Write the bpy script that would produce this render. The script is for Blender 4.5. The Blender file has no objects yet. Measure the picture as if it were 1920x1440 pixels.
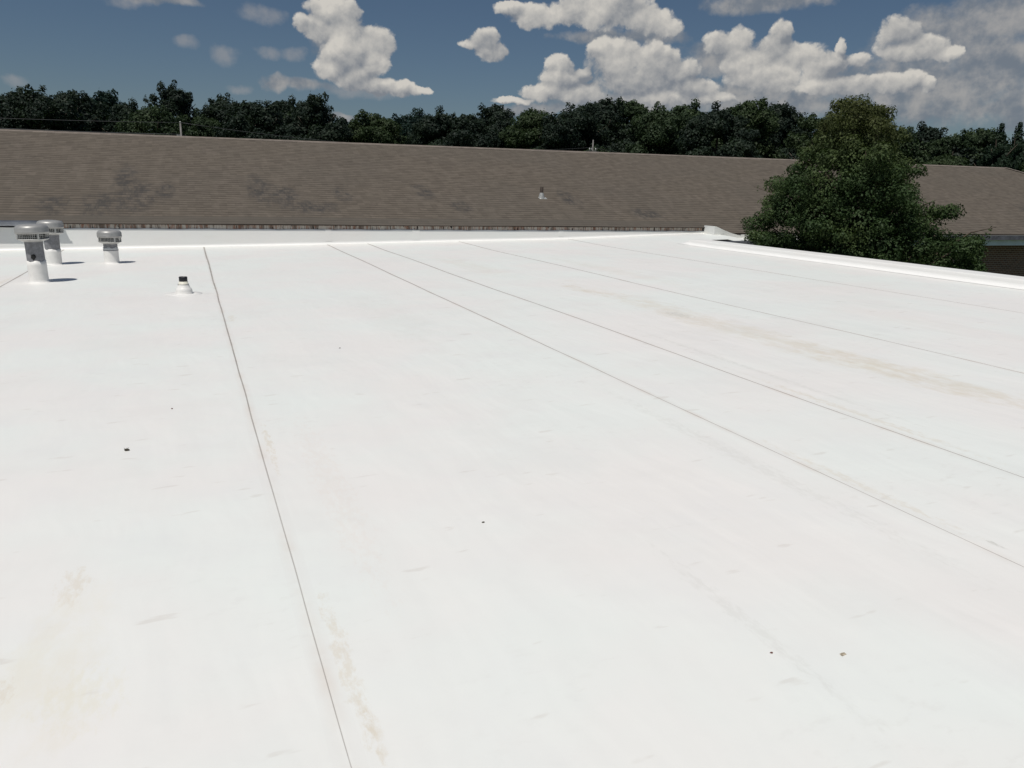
import bpy, math, random
import numpy as np
from mathutils import Vector, Matrix
R_ = math.radians
scene = bpy.context.scene
col = scene.collection
random.seed(7)

# ------------------------------------------------------------------ camera
cam_data = bpy.data.cameras.new("camera")
cam_data.sensor_width = 36.0
cam_data.lens = 27.0
cam_data.clip_start = 0.05
cam_data.clip_end = 3000
cam = bpy.data.objects.new("camera", cam_data)
col.objects.link(cam)
right = Vector((0.92425755, -0.380873, 0.02614851))
up = Vector((0.07101549, 0.23882102, 0.96846338))
back = Vector((-0.37510637, -0.89325264, 0.24778001))
cam.matrix_world = Matrix(((right.x, up.x, back.x, 0), (right.y, up.y, back.y, 0),
                           (right.z, up.z, back.z, 1.6), (0, 0, 0, 1)))
scene.camera = cam
scene.render.engine = 'CYCLES'
scene.view_settings.view_transform = 'Standard'
scene.view_settings.look = 'None'
scene.view_settings.exposure = 0.0
scene.view_settings.gamma = 1.0

# ------------------------------------------------------------------ node helpers
class NT:
    def __init__(s, tree):
        s.t = tree
        s.n = tree.nodes
        s.l = tree.links
    def new(s, typ, **kw):
        nd = s.n.new(typ)
        for k, v in kw.items():
            setattr(nd, k, v)
        return nd
    def put(s, sock, v):
        if v is None:
            return
        if hasattr(v, 'is_output'):
            s.l.new(v, sock)
        else:
            sock.default_value = v
    def m(s, op, a, b=None, c=None, clamp=False):
        nd = s.new('ShaderNodeMath', operation=op)
        nd.use_clamp = clamp
        for i, v in enumerate((a, b, c)):
            s.put(nd.inputs[i], v)
        return nd.outputs[0]
    def vm(s, op, a, b=None, c=None):
        nd = s.new('ShaderNodeVectorMath', operation=op)
        for i, v in enumerate((a, b, c)):
            s.put(nd.inputs[i], v)
        return nd.outputs['Value'] if op in ('DOT_PRODUCT', 'LENGTH', 'DISTANCE') else nd.outputs[0]
    def mr(s, v, a, b, c=0.0, d=1.0, smooth=True):
        nd = s.new('ShaderNodeMapRange')
        nd.interpolation_type = 'SMOOTHSTEP' if smooth else 'LINEAR'
        s.put(nd.inputs[0], v)
        for i, x in enumerate((a, b, c, d)):
            s.put(nd.inputs[i + 1], x)
        return nd.outputs[0]
    def mix(s, f, a, b, blend='MIX'):
        nd = s.new('ShaderNodeMix', data_type='RGBA', blend_type=blend)
        s.put(nd.inputs[0], f)
        for i, v in ((6, a), (7, b)):
            if isinstance(v, (tuple, list)):
                v = (*v[:3], 1.0)
            s.put(nd.inputs[i], v)
        return nd.outputs[2]
    def noise(s, vec, scale, detail=4.0, rough=0.55, dist=0.0, dim='3D'):
        nd = s.new('ShaderNodeTexNoise', noise_dimensions=dim)
        s.put(nd.inputs['Vector'], vec)
        nd.inputs['Scale'].default_value = scale
        nd.inputs['Detail'].default_value = detail
        nd.inputs['Roughness'].default_value = rough
        nd.inputs['Distortion'].default_value = dist
        return nd.outputs['Fac']
    def sep(s, v):
        nd = s.new('ShaderNodeSeparateXYZ')
        s.put(nd.inputs[0], v)
        return nd.outputs
    def comb(s, x, y, z):
        nd = s.new('ShaderNodeCombineXYZ')
        for i, v in enumerate((x, y, z)):
            s.put(nd.inputs[i], v)
        return nd.outputs[0]

# ------------------------------------------------------------------ sky and clouds
# clouds as (azimuth, elevation, half width, half height) in degrees of the sky dome
HARD= [(10.05, 11.01, 1.92, 1.01), (8.8, 9.91, 1.25, 0.96), (10.9, 10.11, 1.34, 1.03), (12.65, 9.3, 1.36, 1.18), (12.81, 8.18, 1.08, 1.2), (10.49, 8.06, 1.6, 1.26), (9.58, 7.41, 1.24, 0.73), (11.17, 6.99, 1.5, 0.84), (12.6, 6.55, 1.81, 0.61), (14.42, 6.42, 1.65, 0.52), (15.89, 6.35, 0.74, 0.35), (11.04, 8.88, 1.7, 1.25), (7.95, 10.23, 0.62, 0.57), (20.3, 9.82, 1.18, 0.73), (20.86, 8.97, 1.26, 0.74), (19.2, 9.35, 0.74, 0.4), (23.93, 11.29, 2.01, 0.84), (26.47, 11.59, 2.18, 0.96), (29.0, 11.6, 2.81, 1.09), (31.37, 11.02, 1.96, 0.96), (32.65, 10.63, 0.99, 0.64), (22.01, 11.73, 1.46, 0.45), (25.51, 8.34, 1.0, 0.68), (25.74, 7.39, 1.63, 0.89), (27.14, 7.69, 0.74, 0.48), (24.47, 6.53, 1.94, 0.62), (22.32, 5.89, 1.35, 0.28), (26.9, 6.48, 1.86, 0.87), (28.77, 9.45, 1.39, 0.73), (29.54, 8.66, 2.26, 1.21), (31.79, 8.67, 2.24, 1.13), (33.51, 7.9, 1.65, 1.07), (31.09, 7.32, 2.91, 1.02), (34.66, 6.89, 1.71, 0.74), (36.21, 6.25, 1.7, 0.47), (32.63, 6.2, 3.26, 0.62), (37.6, 9.92, 1.03, 0.83), (36.32, 9.62, 1.18, 0.78), (40.04, 10.18, 0.8, 0.82), (39.63, 9.3, 1.41, 0.77), (41.41, 8.88, 1.72, 0.83), (38.07, 8.63, 1.99, 1.11), (39.54, 7.63, 2.89, 0.98), (42.97, 8.11, 1.89, 0.83), (43.86, 9.25, 0.35, 0.56), (45.0, 8.46, 0.82, 0.5), (43.6, 6.97, 3.24, 0.65), (47.1, 10.02, 1.27, 0.96), (48.92, 9.15, 1.18, 0.66), (49.96, 8.62, 0.87, 0.45), (47.77, 8.88, 1.87, 0.67), (48.19, 7.17, 0.79, 0.62), (46.9, 7.06, 1.42, 0.63), (49.2, 6.83, 0.59, 0.47)]
SOFT= [(49.79, 6.81, 7.64, 2.47), (50.5, 9.77, 4.57, 1.76), (52.62, 10.35, 4.1, 1.48), (52.95, 8.32, 2.74, 1.32), (39.07, 12.01, 4.34, 0.68), (-0.62, 10.83, 2.77, 0.48), (35.98, 8.72, 2.1, 1.31), (38.31, 6.21, 8.96, 1.34), (29.09, 10.18, 4.35, 0.52), (30.44, 6.01, 6.96, 1.04), (6.16, 6.28, 1.17, 0.6), (50.16, 5.32, 1.47, 0.38), (53.7, 5.3, 1.37, 0.42), (52.69, 9.92, 3.01, 1.15), (52.23, 7.62, 2.24, 0.89), (7.62, 6.3, 1.75, 0.47), (49.41, 5.33, 2.39, 0.63), (53.4, 5.49, 2.21, 0.79), (41.06, 6.03, 4.04, 0.86), (34.46, 5.87, 3.23, 0.69), (23.76, 5.36, 3.38, 0.49), (31.98, 10.05, 2.15, 0.59), (10.52, 9.28, 2.12, 1.47), (55.56, 5.43, 3.69, 1.78), (10.57, 4.6, 1.08, 0.28)]
FAINT= [(5.5, 10.52, 1.4, 0.56), (0.75, 8.41, 0.76, 0.38), (3.03, 7.9, 1.05, 0.58), (7.28, 8.26, 1.03, 0.46), (7.62, 6.3, 1.4, 0.47), (-8.92, 5.43, 0.68, 0.36), (5.54, 8.21, 0.74, 0.45), (3.84, 5.91, 0.67, 0.33), (-2.46, 10.45, 1.5, 0.35), (12.23, 6.19, 3.26, 0.48)]
SUN_DIR = Vector((-0.315, -0.25, 0.915)).normalized()
world = bpy.data.worlds.new("World")
scene.world = world
world.use_nodes = True
world.node_tree.nodes.clear()
SKY = 0.055

def cloud_group():
    g = bpy.data.node_groups.new('cloud_density', 'ShaderNodeTree')
    g.interface.new_socket('Q', in_out='INPUT', socket_type='NodeSocketVector')
    g.interface.new_socket('D', in_out='OUTPUT', socket_type='NodeSocketFloat')
    w = NT(g)
    q = w.new('NodeGroupInput').outputs[0]
    # push the position around so the outlines billow
    nz = w.new('ShaderNodeTexNoise')
    w.put(nz.inputs['Vector'], q)
    nz.inputs['Scale'].default_value = 0.75
    nz.inputs['Detail'].default_value = 5.0
    nz.inputs['Roughness'].default_value = 0.62
    off = w.vm('SUBTRACT', nz.outputs['Color'], (0.5, 0.5, 0.5))
    qw = w.vm('MULTIPLY_ADD', off, (1.1, 0.8, 0.0), q)
    acc = None
    for (a, e, ra, re) in HARD:
        ia, ie = 1 / ra, 1 / re
        v = w.vm('MULTIPLY_ADD', qw, (ia, ie, 0.0), (-a * ia, -e * ie, 0.0))
        r2 = w.vm('DOT_PRODUCT', v, v)
        acc = r2 if acc is None else w.m('SMOOTH_MIN', acc, r2, 0.6)
    vo = w.new('ShaderNodeTexVoronoi', feature='SMOOTH_F1')
    w.put(vo.inputs['Vector'], qw)
    vo.inputs['Scale'].default_value = 0.85
    vo.inputs['Detail'].default_value = 3.0
    vo.inputs['Roughness'].default_value = 0.48
    vo.inputs['Lacunarity'].default_value = 2.3
    vo.inputs['Smoothness'].default_value = 0.35
    vo.normalize = False
    d = w.m('SUBTRACT', 1.0, acc)
    d = w.m('MINIMUM', d, 1.0)
    d = w.m('MULTIPLY_ADD', w.m('SUBTRACT', 1.0, vo.outputs['Distance']), 0.80, d)
    out = w.new('NodeGroupOutput')
    w.l.new(d, out.inputs[0])
    return g

def build_sky():
    w = NT(world.node_tree)
    out = w.new('ShaderNodeOutputWorld')
    bg = w.new('ShaderNodeBackground')
    bg.inputs['Strength'].default_value = SKY
    w.l.new(bg.outputs[0], out.inputs[0])
    sky = w.new('ShaderNodeTexSky', sky_type='NISHITA')
    sky.sun_disc = False
    sky.sun_elevation = R_(67)
    sky.sun_rotation = math.atan2(SUN_DIR.x, SUN_DIR.y)
    sky.altitude = 200
    sky.air_density = 1.0
    sky.dust_density = 0.6
    sky.ozone_density = 1.5
    d = w.new('ShaderNodeTexCoord').outputs['Generated']
    x, y, z = w.sep(d)[:3]
    deg = 57.29578
    az = w.m('MULTIPLY', w.m('ARCTAN2', x, y), deg)
    el = w.m('MULTIPLY', w.m('ARCSINE', z), deg)
    q = w.comb(az, el, 0.0)
    grp = cloud_group()
    def D(vec):
        nd = w.new('ShaderNodeGroup')
        nd.node_tree = grp
        w.put(nd.inputs[0], vec)
        return nd.outputs[0]
    d0 = D(q)
    d1 = D(w.vm('ADD', q, (-0.20, 0.36, 0.0)))
    hard = w.mr(d0, -0.12, 0.42)
    relief = w.m('SUBTRACT', d0, d1)
    lit = w.m('MULTIPLY_ADD', relief, 0.55, 0.50)
    big = w.noise(q, 0.35, 3.0, 0.5)
    lit = w.m('MULTIPLY_ADD', w.m('SUBTRACT', big, 0.5), 1.9, lit)
    lit = w.m('MINIMUM', w.m('MAXIMUM', lit, 0.0), 1.0)
    k = 1.0 / SKY
    shade = (0.205 * k, 0.225 * k, 0.255 * k)
    light = (0.60 * k, 0.575 * k, 0.53 * k)
    hc = w.mix(lit, shade, light)
    acc = None
    nz = w.new('ShaderNodeTexNoise')
    w.put(nz.inputs['Vector'], q)
    nz.inputs['Scale'].default_value = 0.4
    nz.inputs['Detail'].default_value = 5.0
    off = w.vm('SUBTRACT', nz.outputs['Color'], (0.5, 0.5, 0.5))
    qs = w.vm('MULTIPLY_ADD', off, (3.0, 1.6, 0.0), q)
    for (a, e, ra, re) in SOFT:
        ia, ie = 1 / ra, 1 / re
        v = w.vm('MULTIPLY_ADD', qs, (ia, ie, 0.0), (-a * ia, -e * ie, 0.0))
        r2 = w.vm('DOT_PRODUCT', v, v)
        acc = r2 if acc is None else w.m('SMOOTH_MIN', acc, r2, 0.5)
    acc2 = None
    for (a, e, ra, re) in FAINT:
        ia, ie = 1 / ra, 1 / re
        v = w.vm('MULTIPLY_ADD', w.vm('MULTIPLY_ADD', off, (1.8, 1.0, 0.0), q), (ia, ie, 0.0), (-a * ia, -e * ie, 0.0))
        r2 = w.vm('DOT_PRODUCT', v, v)
        acc2 = r2 if acc2 is None else w.m('SMOOTH_MIN', acc2, r2, 0.5)
    wisp = w.noise(q, 0.9, 5.0, 0.6)
    sd = w.m('ADD', w.m('SUBTRACT', 1.0, acc), w.m('MULTIPLY', w.m('SUBTRACT', wisp, 0.5), 1.8))
    soft = w.m('MULTIPLY', w.mr(sd, -0.25, 0.9), 0.88)
    sc = w.mix(w.mr(w.noise(q, 0.55, 4.0, 0.6), 0.35, 0.7),
               (0.17 * k, 0.195 * k, 0.23 * k), (0.37 * k, 0.36 * k, 0.35 * k))
    # the photograph's deep, slightly grey summer blue
    blue = w.mix(1.0, sky.outputs[0], (0.60, 0.66, 0.72), 'MULTIPLY')
    fd = w.m('ADD', w.m('SUBTRACT', 1.0, acc2), w.m('MULTIPLY', w.m('SUBTRACT', wisp, 0.5), 2.6))
    c = w.mix(w.m('MULTIPLY', w.mr(fd, -0.5, 1.5), 0.55), blue, (0.33 * k, 0.325 * k, 0.33 * k))
    c = w.mix(soft, c, sc)
    c = w.mix(hard, c, hc)
    w.l.new(c, bg.inputs['Color'])
    # the bank of clouds stands low in one quarter of the sky; elsewhere it is plain summer blue
    plain = w.new('ShaderNodeBackground')
    plain.inputs['Strength'].default_value = SKY
    w.l.new(w.mix(1.0, sky.outputs[0], (0.80, 0.80, 0.80), 'MULTIPLY'), plain.inputs['Color'])
    inside = w.m('MULTIPLY', w.m('LESS_THAN', w.m('ABSOLUTE', w.m('SUBTRACT', az, 23.0)), 62.0),
                 w.m('LESS_THAN', w.m('ABSOLUTE', w.m('SUBTRACT', el, 8.0)), 9.0))
    mx = w.new('ShaderNodeMixShader')
    w.l.new(inside, mx.inputs[0]); w.l.new(plain.outputs[0], mx.inputs[1]); w.l.new(bg.outputs[0], mx.inputs[2])
    w.l.new(mx.outputs[0], out.inputs[0])
    world.cycles.sampling_method = 'MANUAL'
    world.cycles.sample_map_resolution = 512
build_sky()

sun_data = bpy.data.lights.new("sun", 'SUN')
sun_data.energy = 3.35
sun_data.angle = R_(0.53)
sun_data.color = (1.0, 0.965, 0.91)
sun = bpy.data.objects.new("sun", sun_data)
sun.rotation_euler = SUN_DIR.to_track_quat('Z', 'Y').to_euler()
sun.location = (-10, -6, 30)
col.objects.link(sun)

# ------------------------------------------------------------------ object helpers
def tag(o, label=None, cat=None, group=None, kind=None):
    if label: o['label'] = label
    if cat: o['category'] = cat
    if group: o['group'] = group
    if kind: o['kind'] = kind
    return o

def empty(name, loc, label=None, cat=None, group=None):
    o = bpy.data.objects.new(name, None)
    o.location = loc
    o.empty_display_size = 0.2
    col.objects.link(o)
    return tag(o, label, cat, group)

class MB:
    """collects shapes, then links them as ONE mesh object"""
    def __init__(s):
        s.v = []; s.f = []; s.sm = []
    def add(s, vs, fs, smooth=False):
        o = len(s.v)
        s.v += [tuple(v) for v in vs]
        for f in fs:
            s.f.append(tuple(i + o for i in f)); s.sm.append(smooth)
    def box(s, x0, x1, y0, y1, z0, z1):
        vs = [(x, y, z) for x in (x0, x1) for y in (y0, y1) for z in (z0, z1)]
        s.add(vs, [(0, 1, 3, 2), (4, 6, 7, 5), (0, 4, 5, 1), (2, 3, 7, 6), (0, 2, 6, 4), (1, 5, 7, 3)])
    def lathe(s, prof, n=40, c=(0, 0, 0), smooth=True, cap0=False, cap1=False):
        """profile of (radius, z)"""
        vs = []
        for r, z in prof:
            for i in range(n):
                a = 2 * math.pi * i / n
                vs.append((c[0] + r * math.cos(a), c[1] + r * math.sin(a), c[2] + z))
        fs = []
        for k in range(len(prof) - 1):
            for i in range(n):
                j = (i + 1) % n
                fs.append((k * n + i, k * n + j, (k + 1) * n + j, (k + 1) * n + i))
        s.add(vs, fs, smooth)
        if cap0: s.add(vs[:n], [tuple(reversed(range(n)))])
        if cap1: s.add(vs[-n:], [tuple(range(n))])
    def tube(s, pts, rads, n=8, smooth=True):
        pts = [Vector(p) for p in pts]
        if not isinstance(rads, (list, tuple)): rads = [rads] * len(pts)
        vs = []
        for i, p in enumerate(pts):
            t = (pts[min(i + 1, len(pts) - 1)] - pts[max(i - 1, 0)]).normalized()
            a = t.orthogonal().normalized() if abs(t.z) > 0.9 else t.cross(Vector((0, 0, 1))).normalized()
            b = t.cross(a)
            for k in range(n):
                an = 2 * math.pi * k / n
                vs.append(p + (a * math.cos(an) + b * math.sin(an)) * rads[i])
        fs = []
        for i in range(len(pts) - 1):
            for k in range(n):
                j = (k + 1) % n
                fs.append((i * n + k, (i + 1) * n + k, (i + 1) * n + j, i * n + j))
        fs.append(tuple(range(n)))
        fs.append(tuple((len(pts) - 1) * n + k for k in reversed(range(n))))
        s.add(vs, fs, smooth)
    def sweep(s, prof, a, b, axis='x', nseg=1, smooth=False, closed=True):
        """2-D profile (u, z) carried along x or y from a to b"""
        n = len(prof); vs = []
        for k in range(nseg + 1):
            t = a + (b - a) * k / nseg
            for (u, z) in prof:
                vs.append((t, u, z) if axis == 'x' else (u, t, z))
        fs = []
        for k in range(nseg):
            for i in range(n if closed else n - 1):
                j = (i + 1) % n
                fs.append((k * n + i, k * n + j, (k + 1) * n + j, (k + 1) * n + i))
        s.add(vs, fs, smooth)
        if closed:
            s.add(vs[:n], [tuple(reversed(range(n)))]); s.add(vs[-n:], [tuple(range(n))])
    def build(s, name, mat, parent=None, offset=None, fix=True):
        me = bpy.data.meshes.new(name)
        me.from_pydata(s.v, [], s.f)
        me.polygons.foreach_set('use_smooth', s.sm)
        me.materials.append(mat)
        if fix:
            import bmesh
            bm = bmesh.new(); bm.from_mesh(me)
            bmesh.ops.recalc_face_normals(bm, faces=bm.faces)
            bm.to_mesh(me); bm.free()
        me.update()
        o = bpy.data.objects.new(name, me)
        col.objects.link(o)
        if parent is not None: o.parent = parent
        if offset is not None: o.location = offset
        return o

def mat(name):
    m = bpy.data.materials.new(name)
    m.use_nodes = True
    w = NT(m.node_tree)
    b = w.n['Principled BSDF']
    return m, w, b

def P(w):
    return w.new('ShaderNodeNewGeometry').outputs['Position']

def bump(w, b, h, strength, dist):
    nd = w.new('ShaderNodeBump')
    nd.inputs['Strength'].default_value = strength
    nd.inputs['Distance'].default_value = dist
    w.put(nd.inputs['Height'], h)
    w.l.new(nd.outputs[0], b.inputs['Normal'])

def simple(name, c, rough=0.6, metal=0.0, var=0.12, scale=8.0):
    m, w, b = mat(name)
    p = w.new('ShaderNodeTexCoord').outputs['Object']
    n = w.noise(p, scale, 5.0, 0.6)
    lo = tuple(x * (1 - var) for x in c); hi = tuple(min(1, x * (1 + var)) for x in c)
    w.l.new(w.mix(w.mr(n, 0.3, 0.7), lo, hi), b.inputs['Base Color'])
    b.inputs['Roughness'].default_value = rough
    b.inputs['Metallic'].default_value = metal
    return m

# ------------------------------------------------------------------ materials
SEAMS = [-8.6, -5.65, -2.66, 0.315, 3.27, 4.31, 6.83, 10.17]
def membrane_material(name, deck):
    m, w, b = mat(name)
    p = P(w)
    x, y, z = w.sep(p)[:3]
    base = w.mix(w.mr(w.noise(p, 0.5, 4.0, 0.55), 0.35, 0.65), (0.81, 0.785, 0.75) if deck else (0.78, 0.765, 0.735), (0.79, 0.81, 0.77) if deck else (0.77, 0.775, 0.745))
    base = w.mix(w.m('MULTIPLY', w.mr(w.noise(p, 1.9, 5.0, 0.6), 0.45, 0.75), 0.25), base, (0.75, 0.745, 0.735))
    if deck:
        # long-run stain bands running with the sheets: (x, y, half width, half length, strength, colour)
        tan = (0.64, 0.55, 0.41); grey = (0.50, 0.49, 0.44); pink = (0.74, 0.65, 0.58)
        wob = w.m('MULTIPLY', w.m('SUBTRACT', w.noise(p, 0.7, 3.0), 0.5), 0.5)
        xw = w.m('ADD', x, wob)
        pw = w.comb(xw, y, 0.0)
        ragged = w.noise(w.vm('MULTIPLY', p, (7.0, 3.2, 1.0)), 1.0, 7.0, 0.72)
        fine = w.noise(w.vm('MULTIPLY', p, (34.0, 13.0, 1.0)), 1.0, 6.0, 0.70)
        spots = [(5.75, 7.2, 0.42, 5.2, 0.50, tan), (5.80, 4.6, 0.34, 1.9, 0.45, tan), (5.68, 8.15, 0.15, 0.34, 0.62, grey),
                 (5.62, 10.6, 0.22, 0.8, 0.5, tan), (5.1, 14.5, 0.5, 2.6, 0.25, tan), (0.39, 2.35, 0.040, 0.55, 0.50, tan),
                 (0.37, 4.75, 0.03, 0.6, 0.55, tan), (0.41, 1.95, 0.03, 0.22, 0.42, tan), (0.4, 9.6, 0.06, 0.3, 0.5, tan),
                 (-0.55, 2.75, 0.24, 0.7, 0.34, (0.72, 0.64, 0.46)), (-0.42, 2.45, 0.16, 0.22, 0.3, (0.72, 0.66, 0.46)),
                 (-0.53, 3.25, 0.07, 0.2, 0.45, tan), (-0.66, 2.55, 0.05, 0.14, 0.5, tan), (-0.98, 3.3, 0.1, 0.5, 0.25, tan),
                 (4.42, 4.1, 0.06, 1.3, 0.5, tan), (3.34, 3.0, 0.05, 0.9, 0.4, tan), (3.36, 2.15, 0.02, 0.06, 0.9, grey),
                 (0.62, 4.0, 0.12, 1.5, 0.3, pink), (4.6, 5.6, 0.05, 2.5, 0.3, grey), (3.0, 3.6, 0.09, 1.9, 0.22, grey),
                 (1.85, 2.1, 0.05, 0.75, 0.22, grey), (-3.0, 12.5, 0.5, 1.6, 0.4, tan), (-2.3, 9.0, 0.4, 1.4, 0.3, tan),
                 (2.2, 9.0, 0.5, 2.6, 0.16, grey), (8.2, 6.0, 0.5, 3.0, 0.16, pink), (-2.75, 14.2, 0.06, 0.9, 0.5, tan),
                 (7.4, 13.0, 0.4, 3.5, 0.2, tan)]
        for (sx, sy, wx, wy, st, c) in spots:
            v = w.vm('MULTIPLY_ADD', pw if wx > 0.2 else p, (1 / wx, 1 / wy, 0.0), (-sx / wx, -sy / wy, 0.0))
            r2 = w.vm('DOT_PRODUCT', v, v)
            f = w.m('SUBTRACT', w.m('ADD', 0.8, w.m('MULTIPLY', ragged if wx > 0.2 else fine, 3.2 if wx > 0.2 else 5.5)), w.m('ADD', r2, 1.75 if wx > 0.2 else 2.9))
            f = w.m('MULTIPLY', w.mr(f, -0.2, 1.1), st * 0.74)
            base = w.mix(f, base, c)
        # small scuffs and dirt crumbs
        sc = w.noise(w.vm('MULTIPLY', p, (3.2, 11.0, 1.0)), 1.0, 3.0, 0.5)
        base = w.mix(w.m('MULTIPLY', w.mr(sc, 0.655, 0.73), 0.22), base, (0.50, 0.44, 0.38))
        vo = w.new('ShaderNodeTexVoronoi')
        w.put(vo.inputs['Vector'], p); vo.inputs['Scale'].default_value = 2.6
        pick = w.mr(w.sep(vo.outputs['Color'])[0], 0.80, 0.82)
        dot = w.m('LESS_THAN', w.m('ADD', vo.outputs['Distance'], w.m('MULTIPLY', w.noise(p, 70.0, 2.0), 0.016)), 0.0155)
        base = w.mix(w.m('MULTIPLY', w.m('MULTIPLY', dot, pick), 0.65), base, (0.24, 0.19, 0.15))
        # dirt caught in the lap seams; the lap edge itself is a real step
        cut = None
        wig = w.m('MULTIPLY', w.m('SUBTRACT', w.noise(w.comb(0.0, y, 0.0), 0.35, 2.0), 0.5), 0.035)
        xs = w.m('ADD', x, wig)
        for s in SEAMS:
            dd = w.m('ABSOLUTE', w.m('SUBTRACT', xs, s))
            cut = dd if cut is None else w.m('MINIMUM', cut, dd)
        br = w.mr(w.noise(w.vm('MULTIPLY', p, (1, 3.0, 1)), 1.0, 4.0), 0.3, 0.6, 0.8, 1.0)
        far_x = w.mr(x, 1.0, 4.5)
        halfw = w.m('ADD', w.m('MULTIPLY_ADD', w.m('MAXIMUM', y, 0.0), 0.00082, 0.0003), w.m('MULTIPLY', far_x, 0.0024))
        line = w.m('MULTIPLY', w.m('LESS_THAN', cut, halfw), br)
        halo = w.m('MULTIPLY', w.mr(cut, 0.0, 0.05, 1.0, 0.0), w.mr(w.noise(p, 2.5, 4.0), 0.42, 0.7, 0.05, 0.42))
        base = w.mix(halo, base, (0.66, 0.56, 0.48))
        weld = w.m('MULTIPLY', w.m('LESS_THAN', w.m('ABSOLUTE', w.m('SUBTRACT', cut, 0.030)), 0.018), 0.10)
        base = w.mix(weld, base, (0.70, 0.68, 0.65))
        base = w.mix(w.m('MULTIPLY', line, w.m('MAXIMUM', w.mr(y, 1.0, 9.0, 0.42, 0.72), w.m('MULTIPLY', far_x, 0.74))), base, (0.20, 0.16, 0.13))
        # the weld beside each lap is a little smoother
        wr = w.noise(w.vm('MULTIPLY', w.vm('ADD', p, w.comb(w.m('MULTIPLY', w.noise(p, 0.6, 2.0), 0.6), 0.0, 0.0)), (2.6, 0.55, 1.0)), 1.0, 3.0, 0.5)
        bump(w, b, w.m('ADD', w.m('ADD', w.noise(p, 1.2, 3.0, 0.5), w.m('MULTIPLY', wr, 0.9)), w.m('MULTIPLY', w.noise(p, 14.0, 3.0), 0.05)), 0.30, 0.05)
        # foot traffic: dull grey-pink scuffs in drifts
        foot = w.m('MULTIPLY', w.mr(w.noise(p, 0.55, 3.0, 0.5), 0.5, 0.68), w.mr(w.noise(w.vm('MULTIPLY', p, (9.0, 15.0, 1.0)), 1.0, 5.0, 0.65), 0.52, 0.70))
        base = w.mix(w.m('MULTIPLY', foot, 0.20), base, (0.56, 0.53, 0.49))
        blot = w.m('MULTIPLY', w.mr(w.noise(p, 0.8, 6.0, 0.62), 0.52, 0.62), 0.14)
        base = w.mix(blot, base, (0.70, 0.68, 0.65))
    else:
        base = w.mix(w.m('MULTIPLY', w.mr(w.noise(w.vm('MULTIPLY', p, (1.5, 1.5, 6.0)), 1.0, 5.0, 0.6), 0.5, 0.8), 0.3), base, (0.70, 0.67, 0.61))
        bump(w, b, w.noise(w.vm('MULTIPLY', p, (1.0, 1.0, 0.5)), 2.2, 3.0, 0.5), 0.25, 0.05)
    w.l.new(base, b.inputs['Base Color'])
    b.inputs['Roughness'].default_value = 0.5
    b.inputs['Specular IOR Level'].default_value = 0.35
    return m

M = {}
M['deck'] = membrane_material('white_roof_membrane', True)
M['flash'] = membrane_material('white_wall_membrane', False)

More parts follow.
